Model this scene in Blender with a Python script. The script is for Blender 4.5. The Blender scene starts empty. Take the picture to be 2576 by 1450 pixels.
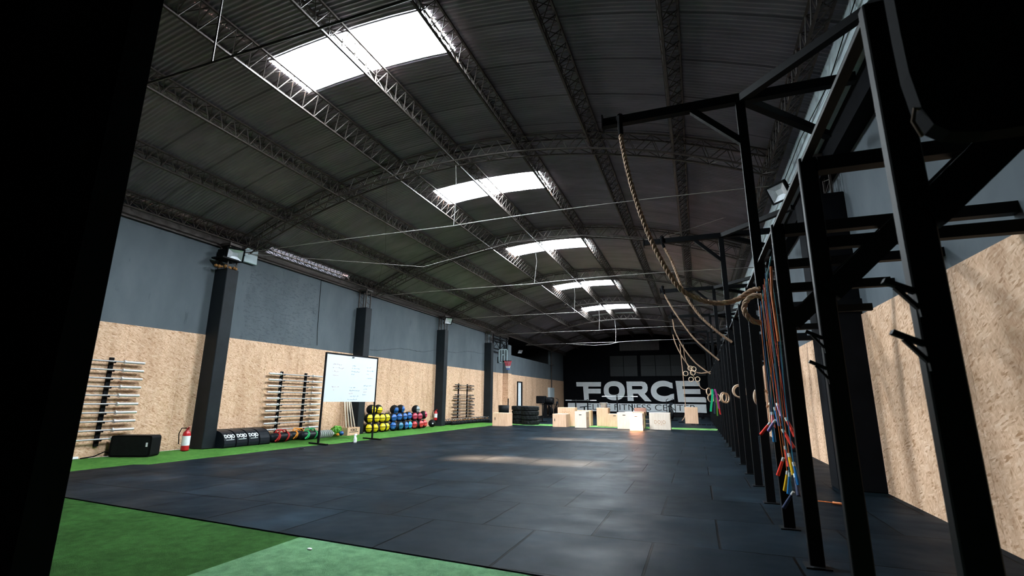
import bpy, math, random
from mathutils import Vector, Matrix, Euler
random.seed(7)
C = bpy.context.scene
COL = C.collection
pi = math.pi

# ------------------------------------------------------------ camera, world, light, exposure
CAM_LOC = (0.0, 0.0, 1.2)
PITCH, YAW, ROLL, FPX = math.radians(12.9), math.radians(20.5), math.radians(0.5), 1225.0
cam_d = bpy.data.cameras.new('camera')
cam = bpy.data.objects.new('camera', cam_d)
COL.objects.link(cam)
F = Vector((-math.sin(YAW)*math.cos(PITCH), math.cos(YAW)*math.cos(PITCH), math.sin(PITCH)))
R0 = Vector((math.cos(YAW), math.sin(YAW), 0))
U0 = R0.cross(F)
Rv = R0*math.cos(ROLL) + U0*math.sin(ROLL)
Uv = U0*math.cos(ROLL) - R0*math.sin(ROLL)
M = Matrix((Rv, Uv, -F)).transposed().to_4x4()
M.translation = CAM_LOC
cam.matrix_world = M
cam_d.sensor_fit = 'HORIZONTAL'
cam_d.sensor_width = 36.0
cam_d.lens = 36.0*FPX/2576.0
cam_d.clip_start = 0.02
cam_d.clip_end = 200
cam_d.dof.use_dof = True
cam_d.dof.focus_distance = 13.0
cam_d.dof.aperture_fstop = 3.2
C.camera = cam

W = bpy.data.worlds.new('sky')
C.world = W
W.use_nodes = True
W.node_tree.nodes['Background'].inputs[0].default_value = (0.75, 0.87, 1.0, 1)
W.node_tree.nodes['Background'].inputs[1].default_value = 1.5

sun_d = bpy.data.lights.new('sun', 'SUN')
sun_d.energy = 1100.0
sun_d.angle = math.radians(4)
sun_d.color = (1.0, 0.45, 0.22)
sun = bpy.data.objects.new('sun', sun_d)
COL.objects.link(sun)
sun.location = (-5, 0, 30)
sun.rotation_euler = Vector((1.6, 3.9, -6.85)).to_track_quat('-Z', 'Y').to_euler()

wide_sun_d = bpy.data.lights.new('added_wide_sun', 'SUN')  # second, wide sun added to lift the floor, mimicking light the sheets scatter
wide_sun_d.energy = 560.0
wide_sun_d.angle = math.radians(95)
wide_sun_d.color = (0.78, 0.92, 1.0)
wide_sun = bpy.data.objects.new('added_wide_sun', wide_sun_d)
COL.objects.link(wide_sun)
wide_sun.location = (-5.5, 0, 30)
wide_sun.rotation_euler = sun.rotation_euler

SKYLIGHT = 138.0
C.view_settings.view_transform = 'Standard'
C.view_settings.look = 'None'
C.view_settings.gamma = 1
C.view_settings.use_curve_mapping = False
C.view_settings.exposure = 0.0

# ------------------------------------------------------------ materials
def nt(name):
    m = bpy.data.materials.new(name); m.use_nodes = True
    t = m.node_tree
    return m, t.nodes, t.links, t.nodes['Principled BSDF']

def setb(b, **k):
    for n, v in k.items():
        n = n.replace('_', ' ')
        if n in b.inputs: b.inputs[n].default_value = v

def ramp(N, L, src, stops):
    r = N.new('ShaderNodeValToRGB'); e = r.color_ramp.elements
    while len(e) < len(stops): e.new(0.5)
    for i, (p, c) in enumerate(stops):
        e[i].position = p; e[i].color = (c[0], c[1], c[2], 1)
    L.new(src, r.inputs[0]); return r.outputs[0]

def coords(N, L, scale=(1,1,1), rot=(0,0,0), kind='Object'):
    tc = N.new('ShaderNodeTexCoord'); mp = N.new('ShaderNodeMapping')
    mp.inputs['Scale'].default_value = scale; mp.inputs['Rotation'].default_value = rot
    L.new(tc.outputs[kind], mp.inputs[0]); return mp.outputs[0]

def noise(N, L, vec, scale, detail=3, rough=0.5):
    n = N.new('ShaderNodeTexNoise'); n.inputs['Scale'].default_value = scale
    n.inputs['Detail'].default_value = detail; n.inputs['Roughness'].default_value = rough
    L.new(vec, n.inputs['Vector']); return n.outputs[0]

def bump(N, L, b, h, strength=0.3, dist=0.01):
    bp = N.new('ShaderNodeBump'); bp.inputs['Strength'].default_value = strength
    bp.inputs['Distance'].default_value = dist
    L.new(h, bp.inputs['Height']); L.new(bp.outputs[0], b.inputs['Normal']); return bp

def mixc(N, L, fac, a, b, mode='MIX'):
    m = N.new('ShaderNodeMix'); m.data_type = 'RGBA'; m.blend_type = mode
    for k, v in ((0, fac), (6, a), (7, b)):
        if hasattr(v, 'links'): L.new(v, m.inputs[k])
        elif k == 0: m.inputs[0].default_value = v
        else: m.inputs[k].default_value = (v[0], v[1], v[2], 1)
    return m.outputs[2]

def math_(N, L, op, a, b=None):
    m = N.new('ShaderNodeMath'); m.operation = op
    for i, v in enumerate((a, b)):
        if v is None: continue
        if hasattr(v, 'links'): L.new(v, m.inputs[i])
        else: m.inputs[i].default_value = v
    return m.outputs[0]

MATS = {}
def plain(name, col, rough=0.5, metal=0.0, var=0.12, spec=0.5, scale=9.0, bmp=0.0):
    if name in MATS: return MATS[name]
    m, N, L, b = nt(name)
    v = coords(N, L)
    n = noise(N, L, v, scale, 4, 0.6)
    lo = [c*(1-var) for c in col]; hi = [min(1, c*(1+var)) for c in col]
    L.new(ramp(N, L, n, [(0.3, lo), (0.7, hi)]), b.inputs['Base Color'])
    setb(b, Roughness=rough, Metallic=metal)
    b.inputs['Specular IOR Level'].default_value = spec
    if bmp: bump(N, L, b, noise(N, L, v, scale*6, 3), bmp, 0.004)
    MATS[name] = m
    return m

BLACK_METAL = plain('black_painted_steel', (0.0035, 0.004, 0.005), 0.55, 0.0, 0.2, 0.1)
COLUMN_PAINT = plain('blue_black_column_paint', (0.011, 0.0145, 0.018), 0.6, 0.0, 0.25, 0.2, 3.0, 0.15)
BLACK_PAINT = plain('black_paint', (0.004, 0.0045, 0.006), 0.85, 0.0, 0.3, 0.06, 3.0, 0.15)
CHROME = plain('chrome_sleeve', (0.72, 0.74, 0.77), 0.38, 0.7, 0.05)
STEEL = plain('brushed_steel', (0.42, 0.42, 0.43), 0.42, 0.6, 0.1)
DARK_STEEL = plain('dark_bar_steel', (0.12, 0.12, 0.12), 0.4, 0.8, 0.2)
TRUSS = plain('truss_brown_steel', (0.05, 0.04, 0.035), 0.55, 0.2, 0.3, 0.4, 20)
RUBBER_BLK = plain('black_rubber', (0.006, 0.007, 0.008), 0.65, 0, 0.3, 0.15, 12, 0.2)
VINYL = plain('black_vinyl', (0.006, 0.009, 0.014), 0.45, 0, 0.2, 0.25, 6, 0.1)
WHITE = plain('white_print', (0.8, 0.82, 0.84), 0.5)
WBOARD = plain('whiteboard_enamel', (0.56, 0.61, 0.65), 0.25, 0, 0.01, 0.5)
RED = plain('red_paint', (0.5, 0.015, 0.02), 0.35)
REDSTRAP = plain('red_webbing', (0.6, 0.02, 0.02), 0.7)
ORANGE = plain('orange_webbing', (0.8, 0.28, 0.02), 0.7)
GREENSTRAP = plain('green_webbing', (0.02, 0.42, 0.12), 0.7)
YELLOW = plain('yellow_vinyl', (0.85, 0.62, 0.01), 0.4)
BLUE = plain('blue_vinyl', (0.01, 0.10, 0.36), 0.4)
TEAL = plain('teal_vinyl', (0.01, 0.14, 0.25), 0.4)
CYAN = plain('cyan_vinyl', (0.01, 0.33, 0.62), 0.4)
CRIMSON = plain('crimson_vinyl', (0.45, 0.02, 0.06), 0.4)
REDV = plain('red_vinyl', (0.62, 0.03, 0.03), 0.4)
GREYV = plain('grey_vinyl', (0.25, 0.28, 0.3), 0.4)
LETTER = plain('pale_grey_wall_paint', (0.80, 0.84, 0.86), 0.8, 0, 0.06, 0.2, 4)
PALE = plain('pale_grey_enamel', (0.5, 0.58, 0.62), 0.5, 0, 0.05)
FASCIA = plain('pale_blue_grey_fascia', (0.52, 0.62, 0.66), 0.6, 0, 0.12, 0.3, 3)
NYLON = plain('black_nylon', (0.004, 0.004, 0.005), 0.9, 0, .1, 0.06)
RINGWOOD = plain('ring_birch', (0.72, 0.52, 0.36), 0.5)
DOWELWOOD = plain('pale_dowel_wood', (0.62, 0.54, 0.43), 0.6)
BURN = plain('laser_burnt_wood', (0.46, 0.26, 0.13), 0.8)
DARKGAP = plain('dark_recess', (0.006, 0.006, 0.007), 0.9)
RUST = plain('rusty_rubble', (0.25, 0.12, 0.04), 0.9, 0, 0.5, 0.2, 14)
BROWNWOOD = plain('brown_board', (0.28, 0.15, 0.12), 0.7)
TANWOOD = plain('tan_board', (0.06, 0.035, 0.02), 0.8, 0, .2, .1)
CLEAR = plain('clear_plastic', (0.66, 0.70, 0.70), 0.2)
MARKB = plain('blue_marker', (0.25, 0.42, 0.5), 0.6)
MARKR = plain('red_marker', (0.72, 0.48, 0.45), 0.6)
NETRED = plain('red_net_cord', (0.5, 0.05, 0.07), 0.7)
NETWHITE = plain('white_net_cord', (0.6, 0.62, 0.65), 0.7)
NETBLUE = plain('blue_net_cord', (0.08, 0.14, 0.35), 0.7)
PALEGREEN = plain('lime_band_rubber', (0.16, 0.5, 0.06), 0.5)
PLUMB = plain('plum_band_rubber', (0.28, 0.03, 0.16), 0.5)
NAVYB = plain('navy_band_rubber', (0.03, 0.04, 0.09), 0.5)
EMGREEN = plain('emerald_band_rubber', (0.0, 0.42, 0.17), 0.5)
CORDO = plain('orange_cord', (0.55, 0.13, 0.02), 0.5)
CORDB = plain('blue_cord', (0.01, 0.10, 0.26), 0.5)
CORDT = plain('teal_cord', (0.01, 0.16, 0.2), 0.5)
CORDR = plain('red_cord', (0.5, 0.03, 0.01), 0.5)
HRED = plain('red_grip', (0.85, 0.05, 0.03), 0.4)
HYEL = plain('yellow_grip', (0.75, 0.45, 0.01), 0.4)
HBLU = plain('blue_grip', (0.01, 0.16, 0.42), 0.4)
HPUR = plain('violet_grip', (0.2, 0.16, 0.4), 0.4)
GALV = plain('galvanised_conduit', (0.24, 0.22, 0.21), 0.6, 0.2, 0.15)

def make_rope():
    m, N, L, b = nt('manila_rope')
    v = coords(N, L)
    L.new(ramp(N, L, noise(N, L, v, 60, 3), [(0.3, (0.22, 0.13, 0.08)), (0.7, (0.46, 0.3, 0.2))]), b.inputs['Base Color'])
    setb(b, Roughness=0.85); bump(N, L, b, noise(N, L, v, 250, 2), 0.4, 0.003)
    return m
ROPE = make_rope()

def make_osb(name, tint=(1, 1, 1)):
    m, N, L, b = nt(name)
    # strands: voronoi cells stretched in turned directions, layered
    outs = []
    for i, ang in enumerate((0.55, -0.75, 1.9)):
        v = coords(N, L, (1, 1, 1), (ang, 0, 0))
        mp = N.new('ShaderNodeMapping'); mp.inputs['Scale'].default_value = (1.0, 60, 14)
        L.new(v, mp.inputs[0])
        vo = N.new('ShaderNodeTexVoronoi'); vo.inputs['Scale'].default_value = 1.0
        vo.inputs['Randomness'].default_value = 1.0
        L.new(mp.outputs[0], vo.inputs['Vector'])
        s = N.new('ShaderNodeSeparateColor'); L.new(vo.outputs['Color'], s.inputs[0])
        outs.append(s.outputs[i % 3])
    a = math_(N, L, 'MULTIPLY', math_(N, L, 'ADD', outs[0], outs[1]), 0.5)
    v = coords(N, L)
    mask = noise(N, L, v, 11.0, 2)
    mask = ramp(N, L, mask, [(0.42, (0, 0, 0)), (0.58, (1, 1, 1))])
    mx = N.new('ShaderNodeMix'); mx.data_type = 'FLOAT'
    L.new(mask, mx.inputs[0]); L.new(a, mx.inputs[2]); L.new(outs[2], mx.inputs[3])
    t = tint
    c = ramp(N, L, mx.outputs[0], [(0.02, (0.40*t[0], 0.22*t[1], 0.115*t[2])), (0.28, (0.60*t[0], 0.375*t[1], 0.235*t[2])),
                                   (0.6, (0.70*t[0], 0.46*t[1], 0.305*t[2])), (0.97, (0.80*t[0], 0.58*t[1], 0.42*t[2]))])
    st = ramp(N, L, noise(N, L, coords(N, L, (1, 1, 0.16)), 2.6, 4, 0.6), [(0.3, (0.78, 0.74, 0.70)), (0.5, (0.98, 0.98, 0.98)), (0.7, (1.06, 1.06, 1.06))])
    c = mixc(N, L, 1.0, c, st, 'MULTIPLY')
    L.new(c, b.inputs['Base Color'])
    setb(b, Roughness=0.7); b.inputs['Specular IOR Level'].default_value = 0.25
    bump(N, L, b, mx.outputs[0], 0.15, 0.002)
    return m
OSB = make_osb('osb_strand_board')

def make_concrete():
    m, N, L, b = nt('grey_painted_plaster')
    v = coords(N, L)
    n1 = noise(N, L, coords(N, L, (1, 1, 0.5)), 1.1, 5, 0.6)
    base = ramp(N, L, n1, [(0.25, (0.075, 0.092, 0.106)), (0.55, (0.098, 0.118, 0.134)), (0.8, (0.122, 0.142, 0.158))])
    # dark scuffs
    sc = noise(N, L, coords(N, L, (1, 3.0, 0.9)), 1.6, 5, 0.65)
    sc = ramp(N, L, sc, [(0.64, (0, 0, 0)), (0.72, (1, 1, 1))])
    base = mixc(N, L, math_(N, L, 'MULTIPLY', sc, 0.55), base, (0.05, 0.06, 0.07))
    # rough patch of plaster between first two columns of the left wall
    sp = N.new('ShaderNodeSeparateXYZ'); L.new(v, sp.inputs[0])
    wob = math_(N, L, 'MULTIPLY', noise(N, L, v, 3.0, 3), 0.5)
    y = math_(N, L, 'ADD', sp.outputs[1], wob); z = sp.outputs[2]
    def gate(x, a, c):
        return math_(N, L, 'MULTIPLY', math_(N, L, 'GREATER_THAN', x, a), math_(N, L, 'LESS_THAN', x, c))
    z2 = math_(N, L, 'ADD', z, wob)
    left = math_(N, L, 'LESS_THAN', sp.outputs[0], -5.0)
    g = math_(N, L, 'MULTIPLY', math_(N, L, 'MULTIPLY', gate(y, 9.95, 12.65), gate(z2, 3.0, 5.0)), left)
    rr = noise(N, L, coords(N, L, (1, 1, 2.4)), 6.5, 4, 0.65)
    rl = ramp(N, L, rr, [(0.50, (0, 0, 0)), (0.64, (1, 1, 1))])
    h = math_(N, L, 'MULTIPLY', math_(N, L, 'MULTIPLY', rl, g), 1.0)
    h2 = math_(N, L, 'ADD', math_(N, L, 'MULTIPLY', h, 1.0), math_(N, L, 'MULTIPLY', noise(N, L, v, 14, 4), 0.10))
    base = mixc(N, L, math_(N, L, 'MULTIPLY', h, 0.35), base, (0.05, 0.058, 0.066))
    L.new(base, b.inputs['Base Color'])
    setb(b, Roughness=0.85); b.inputs['Specular IOR Level'].default_value = 0.2
    bump(N, L, b, h2, 0.45, 0.02)
    return m
CONCRETE = make_concrete()

def make_sheet(name, col, rough, metal):
    m, N, L, b = nt(name)
    v = coords(N, L, (0.25, 1, 1))
    n = noise(N, L, v, 2.5, 5, 0.6)
    c = ramp(N, L, n, [(0.3, [x*0.62 for x in col]), (0.7, [x*1.0 for x in col])])
    # sheet laps every metre
    sp = N.new('ShaderNodeSeparateXYZ'); L.new(coords(N, L), sp.inputs[0])
    fr = math_(N, L, 'FRACT', math_(N, L, 'MULTIPLY', sp.outputs[1], 1.02))
    lap = math_(N, L, 'LESS_THAN', fr, 0.03)
    c = mixc(N, L, math_(N, L, 'MULTIPLY', lap, 0.55), c, (0.02, 0.02, 0.02))
    L.new(c, b.inputs['Base Color'])
    setb(b, Roughness=rough, Metallic=metal)
    return m
SHEET = make_sheet('corrugated_zinc_sheet', (0.235, 0.21, 0.24), 0.45, 0.3)

def make_skylight():
    m = bpy.data.materials.new('translucent_skylight_sheet'); m.use_nodes = True
    N, L = m.node_tree.nodes, m.node_tree.links
    N.clear()
    o = N.new('ShaderNodeOutputMaterial')
    em = N.new('ShaderNodeEmission'); tr = N.new('ShaderNodeBsdfTransparent'); mx = N.new('ShaderNodeMixShader')
    v = coords(N, L, (0.4, 1, 1))
    c = ramp(N, L, noise(N, L, v, 2.0, 3), [(0.3, (0.80, 0.92, 1.0)), (0.7, (0.88, 0.96, 1.0))])
    L.new(c, em.inputs[0]); em.inputs[1].default_value = SKYLIGHT
    mx.inputs[0].default_value = 0.15
    L.new(em.outputs[0], mx.inputs[1]); L.new(tr.outputs[0], mx.inputs[2]); L.new(mx.outputs[0], o.inputs[0])
    return m
SKYMAT = make_skylight()

def make_rubber_floor():
    m, N, L, b = nt('rubber_gym_tiles')
    v = coords(N, L)
    mp = N.new('ShaderNodeMapping'); L.new(v, mp.inputs[0])
    mp.inputs['Location'].default_value = (-0.095 + 1.0733*40 , -3.645 + 1.1135*40, 0)
    wn = N.new('ShaderNodeTexNoise'); wn.inputs['Scale'].default_value = 1.2
    L.new(v, wn.inputs['Vector'])
    vm = N.new('ShaderNodeVectorMath'); vm.operation = 'SCALE'; vm.inputs[3].default_value = 0.012
    L.new(wn.outputs['Color'], vm.inputs[0])
    va = N.new('ShaderNodeVectorMath'); va.operation = 'ADD'
    L.new(mp.outputs[0], va.inputs[0]); L.new(vm.outputs[0], va.inputs[1])
    br = N.new('ShaderNodeTexBrick')
    br.inputs['Scale'].default_value = 1.0; br.inputs['Brick Width'].default_value = 1.0733
    br.inputs['Row Height'].default_value = 1.1135; br.inputs['Mortar Size'].default_value = 0.011
    br.inputs['Mortar Smooth'].default_value = 0.3
    br.inputs['Color1'].default_value = (0.8, 0.8, 0.8, 1); br.inputs['Color2'].default_value = (1.15, 1.15, 1.15, 1)
    br.inputs['Mortar'].default_value = (0.06, 0.06, 0.06, 1)
    br.offset = 0.5; br.offset_frequency = 2
    L.new(va.outputs[0], br.inputs['Vector'])
    n1 = noise(N, L, coords(N, L, (1.2, 0.9, 1)), 0.9, 5, 0.62)
    c = ramp(N, L, n1, [(0.3, (0.0038, 0.0066, 0.0092)), (0.55, (0.0062, 0.0105, 0.0148)), (0.8, (0.015, 0.025, 0.035))])
    c = mixc(N, L, 1.0, c, br.outputs[0], 'MULTIPLY')
    sp = ramp(N, L, noise(N, L, v, 220, 2), [(0.35, (0.75, 0.75, 0.75)), (0.7, (1.3, 1.3, 1.3))])
    c = mixc(N, L, 1.0, c, sp, 'MULTIPLY')
    L.new(c, b.inputs['Base Color'])
    r = ramp(N, L, noise(N, L, coords(N, L), 1.7, 4), [(0.3, (0.40,)*3), (0.7, (0.56,)*3)])
    L.new(r, b.inputs['Roughness'])
    b.inputs['Specular IOR Level'].default_value = 0.015
    # curled tile edges, low waves and grain
    low = noise(N, L, coords(N, L), 1.6, 2, 0.5)
    grain = noise(N, L, v, 160, 2)
    h = math_(N, L, 'ADD', math_(N, L, 'MULTIPLY', low, 1.3), math_(N, L, 'MULTIPLY', br.outputs['Fac'], -2.0))
    h = math_(N, L, 'ADD', h, math_(N, L, 'MULTIPLY', grain, 0.03))
    bump(N, L, b, h, 0.7, 0.022)
    return m
RUBFLOOR = make_rubber_floor()

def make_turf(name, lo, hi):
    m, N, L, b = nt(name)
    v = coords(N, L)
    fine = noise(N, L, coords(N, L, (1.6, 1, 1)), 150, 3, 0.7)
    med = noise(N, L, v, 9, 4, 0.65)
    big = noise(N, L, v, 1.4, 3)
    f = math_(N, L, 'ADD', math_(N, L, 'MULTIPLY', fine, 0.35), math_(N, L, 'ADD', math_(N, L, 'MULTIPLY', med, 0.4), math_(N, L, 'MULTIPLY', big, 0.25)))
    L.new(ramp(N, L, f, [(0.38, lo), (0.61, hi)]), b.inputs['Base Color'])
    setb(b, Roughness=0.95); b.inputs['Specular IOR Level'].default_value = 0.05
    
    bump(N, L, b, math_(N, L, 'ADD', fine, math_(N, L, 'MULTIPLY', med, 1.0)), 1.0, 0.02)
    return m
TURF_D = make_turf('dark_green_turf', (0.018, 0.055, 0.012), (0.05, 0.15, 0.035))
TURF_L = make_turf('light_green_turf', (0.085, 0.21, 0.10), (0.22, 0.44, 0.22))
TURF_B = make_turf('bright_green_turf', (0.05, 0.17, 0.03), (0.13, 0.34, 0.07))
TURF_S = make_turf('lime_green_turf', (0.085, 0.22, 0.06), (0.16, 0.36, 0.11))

def make_ply(name, lo, hi):
    m, N, L, b = nt(name)
    v = coords(N, L, (1, 1, 0.25), kind='Generated')
    n = noise(N, L, v, 6, 4, 0.6)
    wv = N.new('ShaderNodeTexWave'); wv.inputs['Scale'].default_value = 2.2; wv.inputs['Distortion'].default_value = 7
    wv.inputs['Detail'].default_value = 3
    L.new(v, wv.inputs['Vector'])
    f = math_(N, L, 'ADD', math_(N, L, 'MULTIPLY', n, 0.8), math_(N, L, 'MULTIPLY', wv.outputs['Fac'], 0.12))
    L.new(ramp(N, L, f, [(0.25, lo), (0.6, hi)]), b.inputs['Base Color'])
    setb(b, Roughness=0.6)
    return m
PLY = make_ply('birch_plywood', (0.60, 0.355, 0.215), (0.74, 0.49, 0.335))
PLY_SUNLIT = make_ply('sunlit_birch_plywood', (0.64, 0.53, 0.43), (0.74, 0.63, 0.53))  # lighter copy for boxes in the sun, brightness put into the colour

# ------------------------------------------------------------ mesh builder
class MB:
    def __init__(s): s.v = []; s.f = []; s.sm = []
    def add(s, vs, fs, smooth=False):
        o = len(s.v); s.v += [tuple(p) for p in vs]
        s.f += [tuple(i+o for i in f) for f in fs]; s.sm += [smooth]*len(fs); return s
    def box(s, a, b):
        (x0, y0, z0), (x1, y1, z1) = a, b
        v = [(x0,y0,z0),(x1,y0,z0),(x1,y1,z0),(x0,y1,z0),(x0,y0,z1),(x1,y0,z1),(x1,y1,z1),(x0,y1,z1)]
        return s.add(v, [(0,3,2,1),(4,5,6,7),(0,1,5,4),(1,2,6,5),(2,3,7,6),(3,0,4,7)])
    def cbox(s, c, d, rot=None, bev=0.0):
        x, y, z = d[0]/2, d[1]/2, d[2]/2
        if bev > 0:
            b = min(bev, x*.99, y*.99, z*.99); pts = []
            tmp = MB()
            # chamfered box from 24 vertices
            idx = {}
            def P(sx, sy, sz, ax):
                k = (sx, sy, sz, ax)
                if k not in idx:
                    q = [sx*(x-(b if ax != 0 else 0)), sy*(y-(b if ax != 1 else 0)), sz*(z-(b if ax != 2 else 0))]
                    idx[k] = len(pts); pts.append(q)
                return idx[k]
            fs = []
            for ax in range(3):
                for sg in (-1, 1):
                    o = [a for a in range(3) if a != ax]
                    cyc = [(-1,-1),(1,-1),(1,1),(-1,1)]
                    q = []
                    for u, w in cyc:
                        t = [0,0,0]; t[ax] = sg; t[o[0]] = u; t[o[1]] = w
                        q.append(P(*t, ax))
                    flip = (sg < 0) ^ (ax == 1)
                    fs.append(tuple(reversed(q)) if flip else tuple(q))
            for a1 in range(3):
                for a2 in range(a1+1, 3):
                    a3 = 3-a1-a2
                    for s1 in (-1,1):
                        for s2 in (-1,1):
                            q = []
                            for (axx, s3) in ((a1,-1),(a1,1),(a2,1),(a2,-1)):
                                t = [0,0,0]; t[a1] = s1; t[a2] = s2; t[a3] = s3
                                q.append(P(*t, axx))
                            fs.append(tuple(q))
            for sx in (-1,1):
                for sy in (-1,1):
                    for sz in (-1,1):
                        fs.append((P(sx,sy,sz,0), P(sx,sy,sz,1), P(sx,sy,sz,2)))
        else:
            pts = [(-x,-y,-z),(x,-y,-z),(x,y,-z),(-x,y,-z),(-x,-y,z),(x,-y,z),(x,y,z),(-x,y,z)]
            fs = [(0,3,2,1),(4,5,6,7),(0,1,5,4),(1,2,6,5),(2,3,7,6),(3,0,4,7)]
        Rm = rot if rot is not None else Matrix.Identity(3)
        if isinstance(rot, (tuple, list)): Rm = Euler(rot).to_matrix()
        c = Vector(c)
        return s.add([tuple(Rm @ Vector(p) + c) for p in pts], fs)
    def bar(s, p, q, w=0.02, h=None, up=(0, 0, 1)):
        h = w if h is None else h
        p, q = Vector(p), Vector(q); d = q-p
        if d.length < 1e-6: return s
        t = d.normalized(); up = Vector(up)
        if abs(t.dot(up)) > 0.98: up = Vector((1, 0, 0)) if abs(t.x) < 0.9 else Vector((0, 1, 0))
        r = t.cross(up).normalized()*(w/2); u = r.cross(t).normalized()*(h/2)
        v = []
        for c in (p, q): v += [c-r-u, c+r-u, c+r+u, c-r+u]
        return s.add(v, [(0,3,2,1),(4,5,6,7),(0,1,5,4),(1,2,6,5),(2,3,7,6),(3,0,4,7)])
    def tube(s, pts, r, n=8, closed=False, caps=True, radii=None):
        pts = [Vector(p) for p in pts]; m = len(pts)
        o = None; rings = []; ref = None
        for i, p in enumerate(pts):
            if closed: t = pts[(i+1) % m]-pts[(i-1) % m]
            else: t = pts[min(i+1, m-1)]-pts[max(i-1, 0)]
            t = t.normalized() if t.length > 1e-9 else Vector((0,0,1))
            if ref is None:
                ref = Vector((0,0,1)) if abs(t.z) < 0.9 else Vector((1,0,0))
            a = (ref - t*ref.dot(t)).normalized(); bb = t.cross(a); ref = a
            rr = radii[i] if radii else r
            rings.append([p + (a*math.cos(2*pi*k/n)+bb*math.sin(2*pi*k/n))*rr for k in range(n)])
        v = [q for g in rings for q in g]; f = []
        for i in range(m if closed else m-1):
            j = (i+1) % m
            for k in range(n):
                k2 = (k+1) % n
                f.append((i*n+k, i*n+k2, j*n+k2, j*n+k))
        s.add(v, f, True)
        if caps and not closed:
            s.add(rings[0], [tuple(reversed(range(n)))]); s.add(rings[-1], [tuple(range(n))])
        return s
    def lathe(s, prof, c=(0,0,0), axis='Z', n=24, rot=None):
        Rm = Matrix.Identity(3)
        if axis == 'X': Rm = Matrix.Rotation(pi/2, 3, 'Y')
        if axis == 'Y': Rm = Matrix.Rotation(-pi/2, 3, 'X')
        if rot is not None: Rm = rot @ Rm
        c = Vector(c); v = []; f = []
        for (r, z) in prof:
            for k in range(n):
                v.append(Rm @ Vector((r*math.cos(2*pi*k/n), r*math.sin(2*pi*k/n), z)) + c)
        for i in range(len(prof)-1):
            for k in range(n):
                k2 = (k+1) % n
                f.append((i*n+k, i*n+k2, (i+1)*n+k2, (i+1)*n+k))
        s.add(v, f, True)
        if prof[0][0] > 1e-5: s.add(v[:n], [tuple(reversed(range(n)))])
        if prof[-1][0] > 1e-5: s.add(v[-n:], [tuple(range(n))])
        return s
    def ball(s, c, r, n=20, m=12, sc=(1,1,1)):
        v = []; f = []; c = Vector(c)
        for i in range(m+1):
            th = pi*i/m
            for k in range(n):
                ph = 2*pi*k/n
                v.append(c+Vector((r*sc[0]*math.sin(th)*math.cos(ph), r*sc[1]*math.sin(th)*math.sin(ph), r*sc[2]*math.cos(th))))
        for i in range(m):
            for k in range(n):
                k2 = (k+1) % n
                f.append((i*n+k, (i+1)*n+k, (i+1)*n+k2, i*n+k2))
        return s.add(v, f, True)
    def prism(s, poly, y0, y1, axis='Y'):
        # poly in (a,b); extruded along axis
        def P(a, b, t):
            return (a, t, b) if axis == 'Y' else ((t, a, b) if axis == 'X' else (a, b, t))
        n = len(poly)
        v = [P(a, b, y0) for a, b in poly] + [P(a, b, y1) for a, b in poly]
        f = [tuple(range(n)), tuple(reversed(range(n, 2*n)))]
        for i in range(n):
            j = (i+1) % n; f.append((i, i+n, j+n, j))
        return s.add(v, f)
    def mesh(s, name, mat, off=(0,0,0)):
        me = bpy.data.meshes.new(name)
        o = Vector(off)
        me.from_pydata([tuple(Vector(p)-o) for p in s.v], [], s.f)
        me.validate()
        me.update()
        if len(me.polygons) == len(s.sm): me.polygons.foreach_set('use_smooth', s.sm)
        if isinstance(mat, (list, tuple)):
            for m in mat: me.materials.append(m)
        elif mat: me.materials.append(mat)
        return me

def wloc(o):
    p = Vector(o.location); q = o.parent
    while q is not None: p += Vector(q.location); q = q.parent
    return p
def obj(name, mb, mat, parent=None, loc=(0,0,0), local=False):
    """world-space mesh; stored relative to its parent (no rotation in builders) or to loc"""
    base = wloc(parent) if parent is not None else Vector((0,0,0))
    off = Vector((0,0,0)) if local else (base + Vector(loc))
    me = mb.mesh(name, mat, off)
    o = bpy.data.objects.new(name, me); COL.objects.link(o)
    o.location = loc
    if parent is not None: o.parent = parent
    return o
def tag(o, label=None, cat=None, group=None, kind=None):
    if label: o['label'] = label
    if cat: o['category'] = cat
    if group: o['group'] = group
    if kind: o['kind'] = kind
    return o
def thing(name, label, cat, loc=(0,0,0), group=None, rz=0):
    o = bpy.data.objects.new(name, None); COL.objects.link(o)
    o.empty_display_size = 0.1
    o.location = loc; o.rotation_euler = (0,0,rz)
    return tag(o, label, cat, group)
def struct(name, mb, mat):
    return tag(obj(name, mb, mat), kind='structure')
def dup(root, loc, rot=None, label=None, group=None):
    r = root.copy(); COL.objects.link(r); r.location = loc
    if rot is not None: r.rotation_euler = rot
    if label: r['label'] = label
    if group: r['group'] = group
    for ch in list(root.children):
        c = ch.copy(); COL.objects.link(c); c.parent = r
        for g in list(ch.children):
            d = g.copy(); COL.objects.link(d); d.parent = c
    return r

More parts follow.
